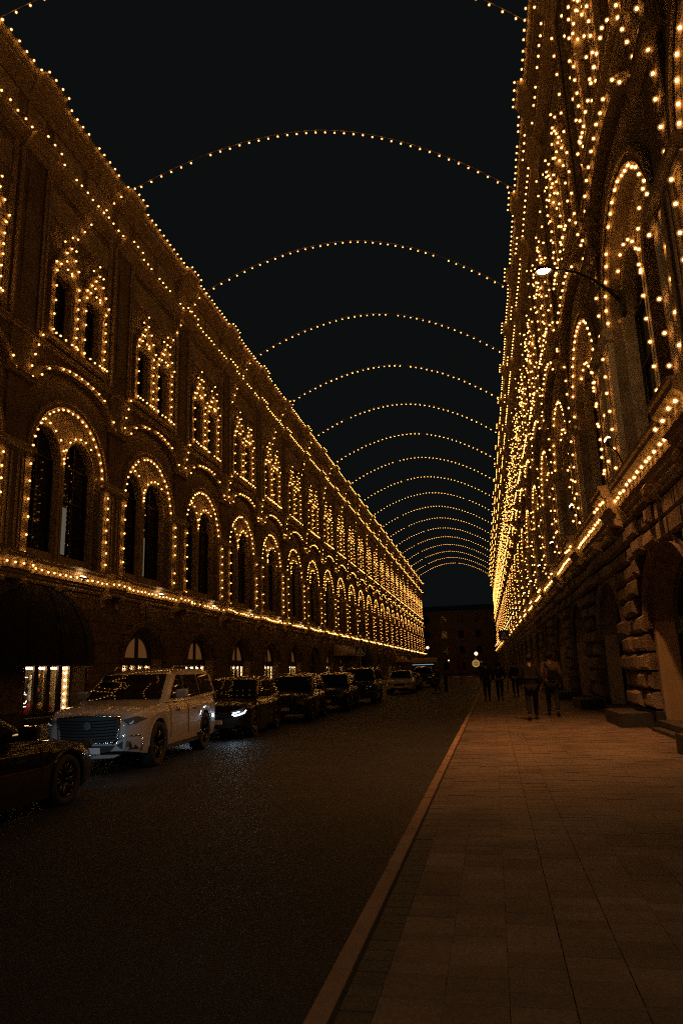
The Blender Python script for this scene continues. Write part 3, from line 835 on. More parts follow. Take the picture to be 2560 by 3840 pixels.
for s_, z_, q_ in (("ATTERIAS", 3.92, .40), ("PUB", 3.35, .40)):
    text_obj(s_, q_, LETT, t_aw, (1.02 if z_ > 3.6 else 1.13, 0, z_), (PI / 2, 0, PI / 2))
def flat_awning(y, w, z0, z1, proj, mat, label, name='awning'):
    t = thing(name, label, 'awning', (WL + .08, y, 0), 0)
    ob('canopy', MB().poly([(.05, -w / 2, z1), (.05, w / 2, z1), (proj, w / 2, z0 + .25), (proj, -w / 2, z0 + .25)]).poly([(proj, -w / 2, z0 + .25), (proj, w / 2, z0 + .25), (proj + .01, w / 2, z0), (proj + .01, -w / 2, z0)]).poly([(.05, -w / 2, z1), (proj, -w / 2, z0 + .25), (proj, -w / 2, z0), (.05, -w / 2, z0)]).poly([(.05, w / 2, z1), (proj, w / 2, z0 + .25), (proj, w / 2, z0), (.05, w / 2, z0)]).mesh('canopy', mat), t)
    for s_ in (-1, 1): ob('awning_arm', MB().tube([(.02, s_ * (w / 2 - .1), z0 - .1), (proj - .05, s_ * (w / 2 - .1), z0 + .05)], .02, 5).mesh('awning_arm', METAL), t)
    return t
flat_awning(82.95, 11.0, 3.3, 4.6, 1.5, AWNP, 'long pale awning over the shops halfway along the left building')
flat_awning(140.5, 16.0, 2.9, 4.2, 1.5, AWNP, 'far pale awning near the end of the left building')
t = thing('dome_awning', 'small dark half dome awning beside the long pale awning on the left building', 'awning', (WL + .04, 97.3, 0))
aw2 = MB(); aw2.v = list(aw.v); aw2.f = list(aw.f)
ob('canopy', aw2.mesh('canopy', AWN, smooth=True), t)

# ------------------------------------------------------------------ cars
def car(name, label, loc, rz, P, paint, group=None, cat='car', face='suv', led=None, detail=True):
    """front of the car at y=0 pointing to -y, length along +y, x to the sides"""
    t = thing(name, label, cat, loc, rz, group)
    L, W, H = P['L'], P['W'] / 2, P['H']
    wf, wr, rw = P['wf'], P['wr'], P['rw']
    zb = P.get('zb', .26)
    top = P['top']                                  # [(y, z)] of hood, belt and deck
    def lerp(tab, y):
        for (a, b), (c, d) in zip(tab, tab[1:]):
            if y <= c:
                q = (y - a) / (c - a) if c > a else 0; q = max(0, min(1, q)); q = q * q * (3 - 2 * q) * .3 + q * .7
                return b + (d - b) * q
        return tab[-1][1]
    ys = set([0, .04, .12, .25, .4, L, L - .04, L - .12, L - .3] + [y for y, z in top])
    ra = rw + .075
    for wy in (wf, wr):
        for i in range(13):
            ys.add(round(wy + ra * math.cos(PI * i / 12), 4))
    y_ = .6
    while y_ < L - .4: ys.add(round(y_, 3)); y_ += .25
    ys = sorted(ys)
    def hw(y):
        e = min(y, L - y); nr = P.get('nose', .16) if y < L / 2 else .14
        k = 1 - nr * max(0, 1 - e / .55) ** 2.2 - .03 * max(0, 1 - e / 1.6)
        return W * k
    def bot(y):
        z = zb + (.10 * max(0, 1 - min(y, L - y) / .5))
        for wy in (wf, wr):
            d = abs(y - wy)
            if d < ra: z = max(z, rw + math.sqrt(ra * ra - d * d) * 1.0)
        return z
    body = MB(); ring = 11
    for y in ys:
        w, zt, b_ = hw(y), lerp(top, y), bot(y)
        zt = max(zt, b_ + .05)
        e = min(y, L - y); drop = .10 * max(0, 1 - e / .16) ** 2
        zt -= drop
        belt = zt - P.get('shoulder', .10)
        b2 = b_
        zz = [b2, b2 + (belt - b2) * .12, b2 + (belt - b2) * .5, b2 + (belt - b2) * .82, belt]
        xs = [w * .965, w * .99, w * 1.0, w * .985, w * .95]
        pts = [(0, y, b2), (xs[0] * .9, y, b2)] + [(xs[i], y, zz[i]) for i in range(5)] + [(w * .90, y, zt - .03), (w * .78, y, zt - .004), (w * .4, y, zt + P.get('crown', .025)), (0, y, zt + P.get('crown', .025) * 1.3)]
        body.v += pts
    n = len(ys)
    for i in range(n - 1):
        for j in range(ring - 1): body.f.append((i * ring + j, i * ring + j + 1, (i + 1) * ring + j + 1, (i + 1) * ring + j))
    body.f.append(tuple(range(ring))); body.f.append(tuple((n - 1) * ring + j for j in range(ring)))
    nv = len(body.v); body.v += [(-x, y, z) for x, y, z in body.v]; body.f += [tuple(reversed([i + nv for i in f])) for f in body.f]
    me = body.mesh('body', paint)
    for p in me.polygons: p.use_smooth = len(p.vertices) == 4
    me.set_sharp_from_angle(angle=math.radians(38))
    bo = ob('body', me, t)
    # cabin
    C = P['cabin']   # [(y_bottom, y_top)] front, rear ; heights
    (yf0, zf0), (yf1, zf1), (yr1, zr1), (yr0, zr0) = C
    tw, bw = P.get('tw', .74) * W, .92 * W
    cab = MB()
    st = [(yf0, zf0, .0), (yf0 + (yf1 - yf0) * .5, zf0 + (zf1 - zf0) * .54, .5), (yf1 - .06, zf1 - .035, .93), (yf1 + .15, zf1 + .0, 1), ((yf1 * .6 + yr1 * .4), H, 1.03), ((yf1 * .25 + yr1 * .75), H - .01, 1.02), (yr1 - .1, zr1, 1), (yr1 + .03, zr1 - .05, .94), ((yr1 + yr0) / 2, (zr1 + zr0) / 2, .5), (yr0, zr0, 0)]
    for (y, z, q) in st:
        zl = lerp(top, y) - .04
        z = max(z, zl + .01)
        wt = bw + (tw - bw) * min(1, max(0, (z - zl) / (H - 1.0 * lerp(top, L * .5))))
        cab.v += [(bw, y, zl), (wt + .02, y, max(zl, z - .09)), (wt - .05, y, z - .02), (wt * .6, y, z), (0, y, z + .012)]
    m = 5
    for i in range(len(st) - 1):
        for j in range(m - 1): cab.f.append((i * m + j, i * m + j + 1, (i + 1) * m + j + 1, (i + 1) * m + j))
    nv = len(cab.v); cab.v += [(-x, y, z) for x, y, z in cab.v]; cab.f += [tuple(reversed([i + nv for i in f])) for f in cab.f]
    me = cab.mesh('cabin', paint)
    for p in me.polygons: p.use_smooth = True
    me.set_sharp_from_angle(angle=math.radians(40))
    ob('cabin', me, t)
    def wat(z, y):
        zl = lerp(top, y) - .04
        return bw + (tw - bw) * min(1, max(0, (z - zl) / (H - lerp(top, L * .5))))
    # windshields
    def shield(y0, z0, y1, z1, nm):
        g = MB(); o_ = Vector((0, -(z1 - z0), (y1 - y0))).normalized() * .018
        if y1 < y0: o_ = Vector((0, (z1 - z0), -(y1 - y0))).normalized() * .018
        rows = []
        for i in range(5):
            q = .06 + .86 * i / 4
            y, z = y0 + (y1 - y0) * q, z0 + (z1 - z0) * (q if i else q)
            if i == 2: z += (z1 - z0) * .03
            w = wat(z, y) - .10
            rows.append([(w * u, y + o_.y + (-.0 if True else 0), z + o_.z + .012 * (1 - u * u)) for u in (-1, -.5, 0, .5, 1)])
        for r0, r1 in zip(rows, rows[1:]):
            for j in range(4): g.poly([r0[j], r0[j + 1], r1[j + 1], r1[j]])
        me = g.mesh(nm, CARGL, smooth=True); ob(nm, me, t)
    shield(yf0, zf0, yf1, zf1, 'windshield'); shield(yr0, zr0, yr1, zr1, 'rear_window')
    # side windows
    divs = P['divs']
    for sg in (-1, 1):
        for (a0, a1, b0, b1) in divs:       # bottom y0,y1, top y0,y1
            def edge(y, q):
                zl = lerp(top, y) + .035; zt = H - .15
                z = zl + (zt - zl) * q
                return (sg * (wat(z, y) + .022), y, z)
            g = MB(); K = 3
            pts = [[edge(a0 + (b0 - a0) * q + ((a1 + (b1 - a1) * q) - (a0 + (b0 - a0) * q)) * u / 2, q) for u in range(3)] for q in [i / K for i in range(K + 1)]]
            for r0, r1 in zip(pts, pts[1:]):
                for j in range(2): g.poly([r0[j], r0[j + 1], r1[j + 1], r1[j]])
            ob('side_window', g.mesh('side_window', CARGL, smooth=True), t)
        mx = sg * (W * .93); my = yf0 + .55; mz = lerp(top, my) + .12
        mr = ob('mirror', None, t)
        mm_ = MB().box(-.13, .13, -.07, .09, -.09, .09).mesh('mirror', paint)
        mr.data if False else None
        bpy.data.objects.remove(mr)
        o_ = ob('mirror', mm_, t, (mx + sg * .16, my, mz))
        bv = o_.modifiers.new('b', 'BEVEL'); bv.width = .05; bv.segments = 3
        if detail:
            for dy in P.get('doors', (2.25, 3.25)):
                ob('door_handle', MB().box(-.012, .012, -.11, .11, -.018, .018).mesh('door_handle', CHROME if paint is WHITEP else paint), t, (sg * (hw(dy) * .985), dy + .45, lerp(top, dy) - .22))
                gp = MB().tube([(sg * (hw(dy) * 1.0), dy, zb + .2), (sg * (hw(dy) * 1.002), dy, zb + .45), (sg * (hw(dy) * .99), dy, lerp(top, dy) - .2), (sg * hw(dy) * .952, dy, lerp(top, dy) - .09)], .006, 4)
                ob('door_gap', gp.mesh('door_gap', METAL), t)
            ob('sill_trim', MB().box(-.02, .02, wf + ra + .02, wr - ra - .02, zb - .02, zb + .07).mesh('sill_trim', CHROME if paint is WHITEP else METAL), t, (sg * W * .97, 0, 0))
            # roof rail
            if P.get('rails'):
                ob('roof_rail', MB().tube([(sg * (tw - .1), yf1 + .3, H - .02), (sg * (tw - .1), yf1 + .45, H + .045), (sg * (tw - .1), yr1 - .4, H + .04), (sg * (tw - .1), yr1 - .25, H - .03)], .018, 6).mesh('roof_rail', CHROME), t)
    # wheels
    for wy in (wf, wr):
        for sg in (-1, 1):
            w_ = ob('wheel', MB().lathe([(.03, sg * .0), (.06, sg * .03), (rw * .2, sg * .035), (rw * .22, sg * .0)], 12, 'x').mesh('hub', METAL), t, (sg * (W - .13), wy, rw))
            tyre = MB().lathe([(rw * .70, sg * .10), (rw * .78, sg * .125), (rw * .95, sg * .12), (rw, sg * .085), (rw, -sg * .09), (rw * .93, -sg * .13), (rw * .70, -sg * .12), (rw * .66, -sg * .05)], 28, 'x')
            tyre.f = tyre.f[:-2]
            ob('tyre', tyre.mesh('tyre', RUBBER, smooth=True), w_)
            rm = MB().lathe([(rw * .70, sg * .09), (rw * .66, sg * .10), (rw * .64, sg * .06), (rw * .62, -sg * .06)], 28, 'x'); rm.f = rm.f[:-2]
            ns = P.get('spokes', 7)
            for i in range(ns):
                a = 2 * PI * i / ns
                for da in (-.10, .10):
                    rm.tube([(sg * .05, .06 * math.cos(a), .06 * math.sin(a)), (sg * .075, rw * .4 * math.cos(a + da), rw * .4 * math.sin(a + da)), (sg * .08, rw * .67 * math.cos(a + da * 1.6), rw * .67 * math.sin(a + da * 1.6))], .02, 5)
            ob('rim', rm.mesh('rim', RIM, smooth=True), w_)
            ob('wheel_well', MB().lathe([(.02, -sg * .16), (rw * .98, -sg * .16)], 20, 'x').mesh('wheel_well', PRINT), w_)
            if detail:
                arc = [(sg * (hw(wy + ra * math.cos(PI * i / 14)) * .985), wy + (ra + .0) * math.cos(PI * i / 14), rw + (ra + .0) * math.sin(PI * i / 14)) for i in range(15)]
                ob('wheel_arch', MB().tube(arc, .022, 5).mesh('wheel_arch', paint), t)
    # front
    def nose(x): 
        lo_, hi_ = 0.0, .8
        if abs(x) < hw(0): return .05 * (abs(x) / hw(0)) ** 2 - .0
        for _ in range(14):
            m_ = (lo_ + hi_) / 2
            if hw(m_) < abs(x): lo_ = m_
            else: hi_ = m_
        return .05 + lo_
    def plate(nm, pts, mat, dy=0.0, th=.03):
        """flat-fronted piece following the rounded nose"""
        g = MB()
        lo = min(x for x, z in pts); hi_x = max(x for x, z in pts); NS = max(2, int((hi_x - lo) / .09))
        def span(x):
            zz_ = []
            for i in range(len(pts)):
                (xa, za), (xb, zb_) = pts[i], pts[(i + 1) % len(pts)]
                if xa == xb:
                    if abs(x - xa) < 1e-6: zz_ += [za, zb_]
                elif min(xa, xb) - 1e-9 <= x <= max(xa, xb) + 1e-9: zz_.append(za + (zb_ - za) * (x - xa) / (xb - xa))
            return min(zz_), max(zz_)
        rows = []
        for i in range(NS + 1):
            x = lo + (hi_x - lo) * i / NS; za, zb_ = span(x); y_n = nose(x) - .03 - dy
            rows.append([(x, y_n, za), (x, y_n, zb_), (x, y_n + th + .03, zb_), (x, y_n + th + .03, za)])
        for r0, r1 in zip(rows, rows[1:]):
            for q in range(4): g.poly([r0[q], r0[(q + 1) % 4], r1[(q + 1) % 4], r1[q]])
        g.poly(rows[0]); g.poly(rows[-1])
        return ob(nm, g.mesh(nm, mat), t)
    zh = lerp(top, .05)
    if face == 'suv':
        gw = W * .60
        plate('grille', [(-gw, .98), (-gw * .92, .62), (-gw * .72, .56), (gw * .72, .56), (gw * .92, .62), (gw, .98), (gw * .9, 1.02), (-gw * .9, 1.02)], PRINT, .02)
        gt = [(-gw - .01, .99), (-gw * .94, .62), (-gw * .74, .55), (gw * .74, .55), (gw * .94, .62), (gw + .01, .99)]
        ob('grille_surround', MB().tube([(x, nose(x) - .055, z) for x, z in gt], .016, 6).mesh('grille_surround', CHROME, smooth=True), t)
        ob('grille_surround', MB().tube([(q * gw, nose(q * gw) - .055, 1.0 + .04 * (1 - q * q)) for q in (-1, -.5, 0, .5, 1)], .02, 6).mesh('grille_surround', CHROME, smooth=True), t)
        for i in range(7):
            z = .62 + .055 * i
            ob('grille_bar', MB().tube([(q * gw * .9, nose(q * gw * .9) - .062, z - .012 + .022 * q * q) for q in (-1, -.5, 0, .5, 1)], .008, 4).mesh('grille_bar', METAL), t)
        ob('badge', MB().lathe([(.005, 0), (.075, .0), (.08, .015), (.02, .02)], 18, 'y', (0, -.085, .86)).mesh('badge', CHROME), t)
        for sg in (-1, 1):
            q = plate('headlight', [(sg * x, z) for x, z in ((gw + .04, .86), (gw + .03, .95), (W * .93, 1.03), (W * .95, .95), (W * .82, .86))], LENS, .012)
            g = [(sg * (gw + .17 + .05 * math.cos(a)), nose(gw + .17) - .055, .93 + .045 * math.sin(a)) for a in [PI + PI * i / 8 for i in range(9)]]
            ob('light_ring', MB().tube(g, .007, 5).mesh('light_ring', RING), q)
            plate('air_intake', [(sg * x, z) for x, z in ((W * .54, .50), (W * .68, .60), (W * .86, .62), (W * .88, .42), (W * .66, .42))], PRINT, .015)
            ob('intake_trim', MB().tube([(sg * q * W, nose(q * W) - .04, z) for q, z in ((.46, .53), (.58, .60), (.68, .655), (.80, .66), (.90, .66), (.92, .52), (.90, .38))], .016, 6).mesh('intake_trim', CHROME, smooth=True), t)
            ob('fog_lamp', MB().lathe([(.005, 0), (.055, .0), (.06, .015)], 12, 'y', (sg * W * .72, nose(W * .72) - .05, .52)).mesh('fog_lamp', LENS), t)
        plate('lower_grille', [(-W * .52, .50), (-W * .40, .38), (W * .40, .38), (W * .52, .50)], PRINT, .018)
        plate('skid_plate', [(-W * .62, .34), (-W * .5, .28), (W * .5, .28), (W * .62, .34)], GREYM, .03)
        np_ = plate('number_plate', [(-.26, .47), (-.26, .36), (.26, .36), (.26, .47)], PLATE, .045, .01)
    else:
        gw = W * .46
        plate('grille', [(-gw, .74), (-gw * .85, .58), (gw * .85, .58), (gw, .74)], PRINT, .015)
        for i in range(3): ob('grille_bar', MB().tube([(q * gw * .9, nose(q * gw * .9) - .045, .61 + .045 * i) for q in (-1, -.5, 0, .5, 1)], .006, 4).mesh('grille_bar', CHROME), t)
        for sg in (-1, 1):
            q = plate('headlight', [(sg * x, z) for x, z in ((gw + .04, .66), (gw + .02, .74), (W * .85, .82), (W * .88, .74), (W * .7, .64))], LENS, .012)
            if led:
                hb = bpy.data.lights.new('headlight_beam', 'SPOT'); hb.color = (.50, .78, 1.0); hb.energy = 5.0 if led is LED else 12.0
                hb.spot_size = math.radians(125); hb.spot_blend = .9; hb.shadow_soft_size = .05
                ho = ob('headlight_beam', hb, t, (sg * (gw + .16), -.12, .68)); ho.rotation_euler = (math.radians(-72 if led is LED else -84), 0, 0)
                l_ = [(sg * x, nose(x) - .05, z) for x, z in ((gw + .10, .665), (gw + .15, .635), (W * .72, .645), (W * .80, .67), (W * .87, .70), (W * .90, .76))][:(3 if face == 'sedan' else 6)]
                ob('light_strip', MB().tube(l_, .013, 6).mesh('light_strip', led, smooth=True), q)
                ob('light_strip', MB().tube([(sg * x, nose(x) - .05, z) for x, z in ((gw + .12, .70), (W * .68, .715), (W * (.76 if face != 'sedan' else .69), .735))], .009, 5).mesh('light_strip', led, smooth=True), q)
        plate('lower_grille', [(-W * .7, .44), (-W * .62, .32), (W * .62, .32), (W * .7, .44)], PRINT, .012)
        plate('number_plate', [(-.26, .53), (-.26, .42), (.26, .42), (.26, .53)], PLATE, .04, .01)
    # tail
    for sg in (-1, 1):
        tl = MB().box(-.16, .16, -.02, .03, -.07, .07).mesh('tail_light', SIGNR)
        ob('tail_light', tl, t, (sg * W * .66, L - .005, lerp(top, L) - .25))
    return t

SUVP = dict(L=5.3, W=2.03, H=1.90, wf=.98, wr=4.06, rw=.43, zb=.30, nose=.27, top=[(0, 1.02), (.12, 1.07), (.5, 1.16), (1.55, 1.24), (3.0, 1.22), (4.2, 1.25), (5.0, 1.30), (5.3, 1.15)],
            cabin=[(1.45, 1.22), (2.25, 1.80), (4.95, 1.84), (5.24, 1.22)], divs=[(1.75, 2.72, 2.42, 2.72), (2.80, 3.82, 2.80, 3.74), (3.92, 4.95, 3.86, 4.72)], doors=(1.62, 2.76), rails=True, spokes=6, tw=.76)
MIDP = dict(L=4.8, W=1.93, H=1.66, wf=.90, wr=3.77, rw=.37, zb=.26, top=[(0, .80), (.15, .88), (.5, .96), (1.4, 1.04), (3.0, 1.05), (4.4, 1.08), (4.8, .92)],
            cabin=[(1.25, 1.02), (2.1, 1.58), (4.1, 1.58), (4.62, 1.06)], divs=[(1.6, 2.55, 2.3, 2.55), (2.63, 3.6, 2.63, 3.45), (3.68, 4.3, 3.55, 3.98)], doors=(1.5, 2.6), spokes=5)
SEDP = dict(L=4.85, W=1.86, H=1.42, wf=.92, wr=3.85, rw=.34, zb=.2, top=[(0, .66), (.15, .74), (.6, .84), (1.5, .93), (3.0, .95), (4.2, .98), (4.6, .96), (4.85, .8)],
            cabin=[(1.45, .90), (2.3, 1.36), (3.4, 1.37), (4.25, .98)], divs=[(1.8, 2.6, 2.45, 2.6), (2.68, 3.5, 2.68, 3.32)], doors=(1.55, 2.64), spokes=8, crown=.02)
def gz(x): return roadz(x)
cen = lambda x, y: (x, y, gz(x) )
car('parked_car', 'large white off-road car with a big dark grille facing the camera, nearest in the row', cen(-7.3, 12.55), math.radians(5), SUVP, WHITEP, 'cars parked along the left kerb')
car('parked_car', 'black sedan cut off by the left edge of the photo, bonnet toward the white car', cen(-6.72, 10.4), math.radians(180), SEDP, BLACKP, 'cars parked along the left kerb', face='sedan', led=LEDW)
car('parked_car', 'black car with bright white headlights right behind the white off-road car', cen(-7.25, 18.7), math.radians(4), MIDP, BLACKP, 'cars parked along the left kerb', face='mid', led=LED)
car('parked_car', 'dark grey car behind the black car with lit headlights', cen(-7.0, 24.6), math.radians(4), dict(MIDP, H=1.7), GREYP, 'cars parked along the left kerb', face='mid')
car('parked_car', 'black car parked fifth in the left row, rear window catching the lights', cen(-6.75, 30.4), math.radians(3), MIDP, BLACKP, 'cars parked along the left kerb', face='mid')
car('parked_car', 'tall black off-road car at the far end of the dark row', cen(-6.5, 36.2), math.radians(3), dict(SUVP, H=1.86), BLACKP, 'cars parked along the left kerb', detail=False)
car('parked_car', 'pale silver car facing the camera beyond the dark row', cen(-5.9, 50.5), math.radians(2), dict(MIDP, H=1.6), SILVP, 'cars parked along the left kerb', face='mid', detail=False)
car('parked_car', 'dark sedan in the distance beyond the pale silver car', cen(-6.0, 58.0), math.radians(2), SEDP, GREYP, 'cars parked along the left kerb', face='sedan', detail=False)
car('parked_car', 'far dark off-road car beside the small kiosk', cen(-5.6, 66.0), math.radians(2), SUVP, GREYP, 'cars parked along the left kerb', detail=False)
mk = MB().box(-.01, .01, -.06, .06, -.03, .03).mesh('side_marker', MARK)

# ------------------------------------------------------------------ people
def skin_mesh(name, verts, edges, radii, mat, parent, sub=2, root=0):
    me = bpy.data.meshes.new(name); me.from_pydata(verts, edges, [])
    o = bpy.data.objects.new(name, me); COL.objects.link(o)
    o.modifiers.new('skin', 'SKIN')
    sv = me.skin_vertices[0].data if me.skin_vertices else None
    if sv is None:
        bm = bmesh.new(); bm.from_mesh(me); bm.verts.layers.skin.verify(); bm.to_mesh(me); bm.free(); sv = me.skin_vertices[0].data
    for i, r in enumerate(radii):
        rr = r if isinstance(r, tuple) else (r, r); sv[i].radius = rr; sv[i].use_root = (i == root)
    ss = o.modifiers.new('sub', 'SUBSURF'); ss.levels = sub; ss.render_levels = sub
    dg = bpy.context.evaluated_depsgraph_get(); dg.update()
    m2 = bpy.data.meshes.new_from_object(o.evaluated_get(dg)); m2.name = name
    bpy.data.objects.remove(o)
    m2.materials.clear(); m2.materials.append(mat)
    for p in m2.polygons: p.use_smooth = True
    return ob(name, m2, parent)

def person(label, loc, rz, H, jacket, trousers, step=.26, bag=None, group=None, hood=False, hat=False, wide=1.0, long_coat=False, side_arm=0):
    """walking figure seen from behind, walking toward +y"""
    t = thing('person', label, 'person', loc, rz, group)
    s = H / 1.75
    V, E, Rr = [], [], []
    def add(p, r, parent=None):
        V.append((p[0] * s, p[1] * s, p[2] * s)); Rr.append(r * s if not isinstance(r, tuple) else (r[0] * s, r[1] * s))
        if parent is not None: E.append((parent, len(V) - 1))
        return len(V) - 1
    pel = add((0, 0, .95), (.15 * wide, .11)); wa = add((0, .0, 1.10), (.13 * wide, .10), pel); ch = add((0, .02, 1.30), (.16 * wide, .11), wa)
    nb = add((0, .02, 1.46), (.08, .07), ch); ne = add((0, .03, 1.53), .052, nb); hd = add((0, .04, 1.62), (.078, .09), ne); ht = add((0, .035, 1.70), (.06, .07), hd)
    ns = add((0, .13, 1.62), .018, hd)                                                       # nose
    for sg in (-1, 1): add((sg * .088, .03, 1.625), .016, hd)                                 # ears
    J = {}
    for sg in (-1, 1):
        st = step * sg
        sh = add((sg * .17 * wide, .02, 1.42), .062, ch); el = add((sg * .23 * wide, -.04 - .10 * sg * (step * 2), 1.15), .043, sh)
        wr = add((sg * .23 * wide, .07 - .22 * sg * (step * 2), .93), .028, el); pm = add((sg * .225 * wide, .09 - .22 * sg * (step * 2), .86), (.036, .018), wr)
        for f, (dx, ln) in enumerate(((-.024, .07), (-.008, .08), (.008, .076), (.024, .06))):
            k1 = add((sg * .222 * wide + dx * .3, .09 - .22 * sg * (step * 2) + dx, .82), .009, pm); add((sg * .215 * wide, .10 - .22 * sg * (step * 2) + dx * 1.1, .82 - ln * .8), .008, k1)
        th = add((sg * .20 * wide, .125 - .22 * sg * (step * 2), .86), .010, pm); add((sg * .20 * wide, .14 - .22 * sg * (step * 2), .825), .009, th)
        hp = add((sg * .095, 0, .88), .095, pel); kn = add((sg * .10, .5 * st + .04, .50), .062, hp)
        an = add((sg * .10, 1.0 * st - (.06 if sg * step < 0 else .0), .10 + (.05 if sg * step < 0 else 0)), .042, kn); toe = add((sg * .11, 1.0 * st + .14, .04), (.042, .03), an)
        J[sg] = (sh, el, wr, hp, kn, an, toe)
    skin_mesh('body', V, E, Rr, SKIN, t, 2)
    # jacket
    def sub(name, idx, edges, grow, mat, extra=None):
        mp = {v: i for i, v in enumerate(idx)}
        vv = [V[i] for i in idx]; rr = []
        for i in idx:
            r = Rr[i]; r = r if isinstance(r, tuple) else (r, r); rr.append((r[0] + grow * s, r[1] + grow * s))
        ee = [(mp[a], mp[b]) for a, b in edges]
        if extra: extra(vv, ee, rr, mp)
        skin_mesh(name, vv, ee, rr, mat, t, 2)
    a, b = J[-1], J[1]
    def coat(vv, ee, rr, mp):
        if long_coat:
            vv.append((0, 0, .62 * s)); rr.append((.19 * s * wide, .15 * s)); ee.append((mp[pel], len(vv) - 1))
    sub('jacket', [pel, wa, ch, nb, a[0], a[1], a[2], b[0], b[1], b[2]], [(pel, wa), (wa, ch), (ch, nb), (ch, a[0]), (a[0], a[1]), (a[1], a[2]), (ch, b[0]), (b[0], b[1]), (b[1], b[2])], .022, jacket, coat)
    sub('trousers', [pel, a[3], a[4], a[5], b[3], b[4], b[5]], [(pel, a[3]), (a[3], a[4]), (a[4], a[5]), (pel, b[3]), (b[3], b[4]), (b[4], b[5])], .014, trousers)
    hair_m = ico(1, 3); hair_m.materials.append(CLB if hood or hat else HAIR)
    for p in hair_m.polygons: p.use_smooth = True
    ob('hood' if hood else ('hat' if hat else 'hair'), hair_m, t, (0, .015 * s, 1.665 * s), scale=(.095 * s, .105 * s, .10 * s) if not hood else (.115 * s, .125 * s, .13 * s))
    for sg in (-1, 1):
        toe = V[J[sg][6]]; sh_ = MB().box(-.045, .045, -.17, .10, -.04, .035)
        o = ob('shoe', sh_.mesh('shoe', CLB), t, (toe[0], toe[1], max(.042, toe[2])), scale=(s, s, s))
        bv = o.modifiers.new('b', 'BEVEL'); bv.width = .03; bv.segments = 3
    if bag:
        bg_ = MB().box(-.13, .13, -.06, .05, -.15, .12)
        o = ob('bag', bg_.mesh('bag', CLB), t, (bag[0] * s, -.19 * s, bag[1] * s)); bv = o.modifiers.new('b', 'BEVEL'); bv.width = .04; bv.segments = 3
        ob('strap', MB().tube([(-.16 * s, -.08 * s, 1.47 * s), (-.08 * s, -.165 * s, 1.36 * s), (bag[0] * s - .03, -.19 * s, (bag[1] + .1) * s)], .018 * s, 5).mesh('strap', CLB), t)
        ob('strap', MB().tube([(.19 * s, .0, 1.12 * s), (.15 * s, -.14 * s, 1.15 * s), (bag[0] * s + .05, -.19 * s, (bag[1]) * s)], .018 * s, 5).mesh('strap', CLB), t)
    return t
person('person in a long black coat walking away, left one of the couple', (1.25, 21.2, PZ), 0, 1.80, CLB, CLB, .2, long_coat=True, wide=1.15)
person('person in a tan jacket with a black bag slung across the back, walking away', (1.95, 22.8, PZ), 0, 1.86, CLJ, CLT, -.22, bag=(.02, 1.16), wide=1.15)
person('person in dark clothes walking ahead of the couple, close to the right wall', (1.45, 37.0, PZ), 0, 1.70, CLB, CLT, .2)
person('person in black at the kerb, left of the dark group ahead', (.05, 33.5, PZ), .1, 1.72, CLB, CLB, .12, group='dark group walking at the kerb', long_coat=True, wide=1.1)
person('person in black at the kerb, right of the dark group ahead', (.62, 33.9, PZ), -.1, 1.70, CLB, CLB, -.16, group='dark group walking at the kerb', hood=True, wide=1.1)
person('person in dark clothes crossing the road by the far parked cars', (-3.0, 46.5, 0), 1.2, 1.72, CLB, CLB, .22)

# ------------------------------------------------------------------ signs, barrier, far lamps, kiosk
def crossing_sign(x, y, z, w, label):
    t = thing('road_sign', label, 'road sign', (x, y, 0), 0, None)
    ob('pole', MB().tube([(0, .03, -.1), (0, .03, z + w * .5)], .035, 8).mesh('pole', GREYM, smooth=True), t)
    ob('panel', MB().box(-w / 2, w / 2, -.02, .01, z - w / 2, z + w / 2).mesh('panel', BLUE), t)
    b = MB()
    for (a0, a1, c0, c1) in ((-.5, .5, .46, .5), (-.5, .5, -.5, -.46), (-.5, -.46, -.5, .5), (.46, .5, -.5, .5)): b.box(a0 * w, a1 * w, -.028, -.021, z + c0 * w, z + c1 * w)
    ob('border', b.mesh('border', WHITE), t)
    ob('triangle', MB().poly([(-.38 * w, -.026, z - .34 * w), (.38 * w, -.026, z - .34 * w), (0, -.026, z + .38 * w)]).mesh('triangle', WHITE), t)
    f = MB()
    def L_(x0, z0, x1, z1, r): f.tube([(x0 * w, -.032, z + z0 * w), (x1 * w, -.032, z + z1 * w)], r * w, 5)
    L_(.0, .08, .0, -.10, .035); L_(0, -.10, -.10, -.27, .022); L_(0, -.10, .10, -.26, .022); L_(0, .05, -.10, -.06, .018); L_(0, .05, .09, -.05, .018)
    f.lathe([(.005 * w, -.004), (.045 * w, 0), (.005 * w, .004)], 10, 'y', (0, -.032, z + .14 * w))
    for i in range(4): f.box((-.26 + .14 * i) * w, (-.19 + .14 * i) * w, -.034, -.028, z - .325 * w, z - .28 * w)
    ob('walking_figure', f.mesh('walking_figure', PRINT), t)
crossing_sign(-9.5, 56, 3.15, .8, 'square pedestrian crossing sign on a pole by the left kerb')
crossing_sign(1.27, 43, 3.35, .62, 'square pedestrian crossing sign on a pole on the right pavement')
DULLR = stone('faded_red_board', (0.10, 0.015, 0.012), 0.3, 0.8, 5, 0.0)
t = thing('barrier', 'red and white boom barrier across the road in the distance', 'barrier', (-2.75, 52, 0))
ob('post', MB().box(-.12, .12, -.12, .12, -.1, 1.1).mesh('post', METAL), t)
for i in range(6):
    ob('boom_section', MB().box(.1 + .45 * i, .55 + .45 * i, -.03, .03, .93, 1.0).mesh('boom_section', SIGNR if i % 2 == 0 else WHITE), t)
t = thing('information_post', 'tall narrow red banner post behind the barrier', 'banner', (-2.3, 70, 0))
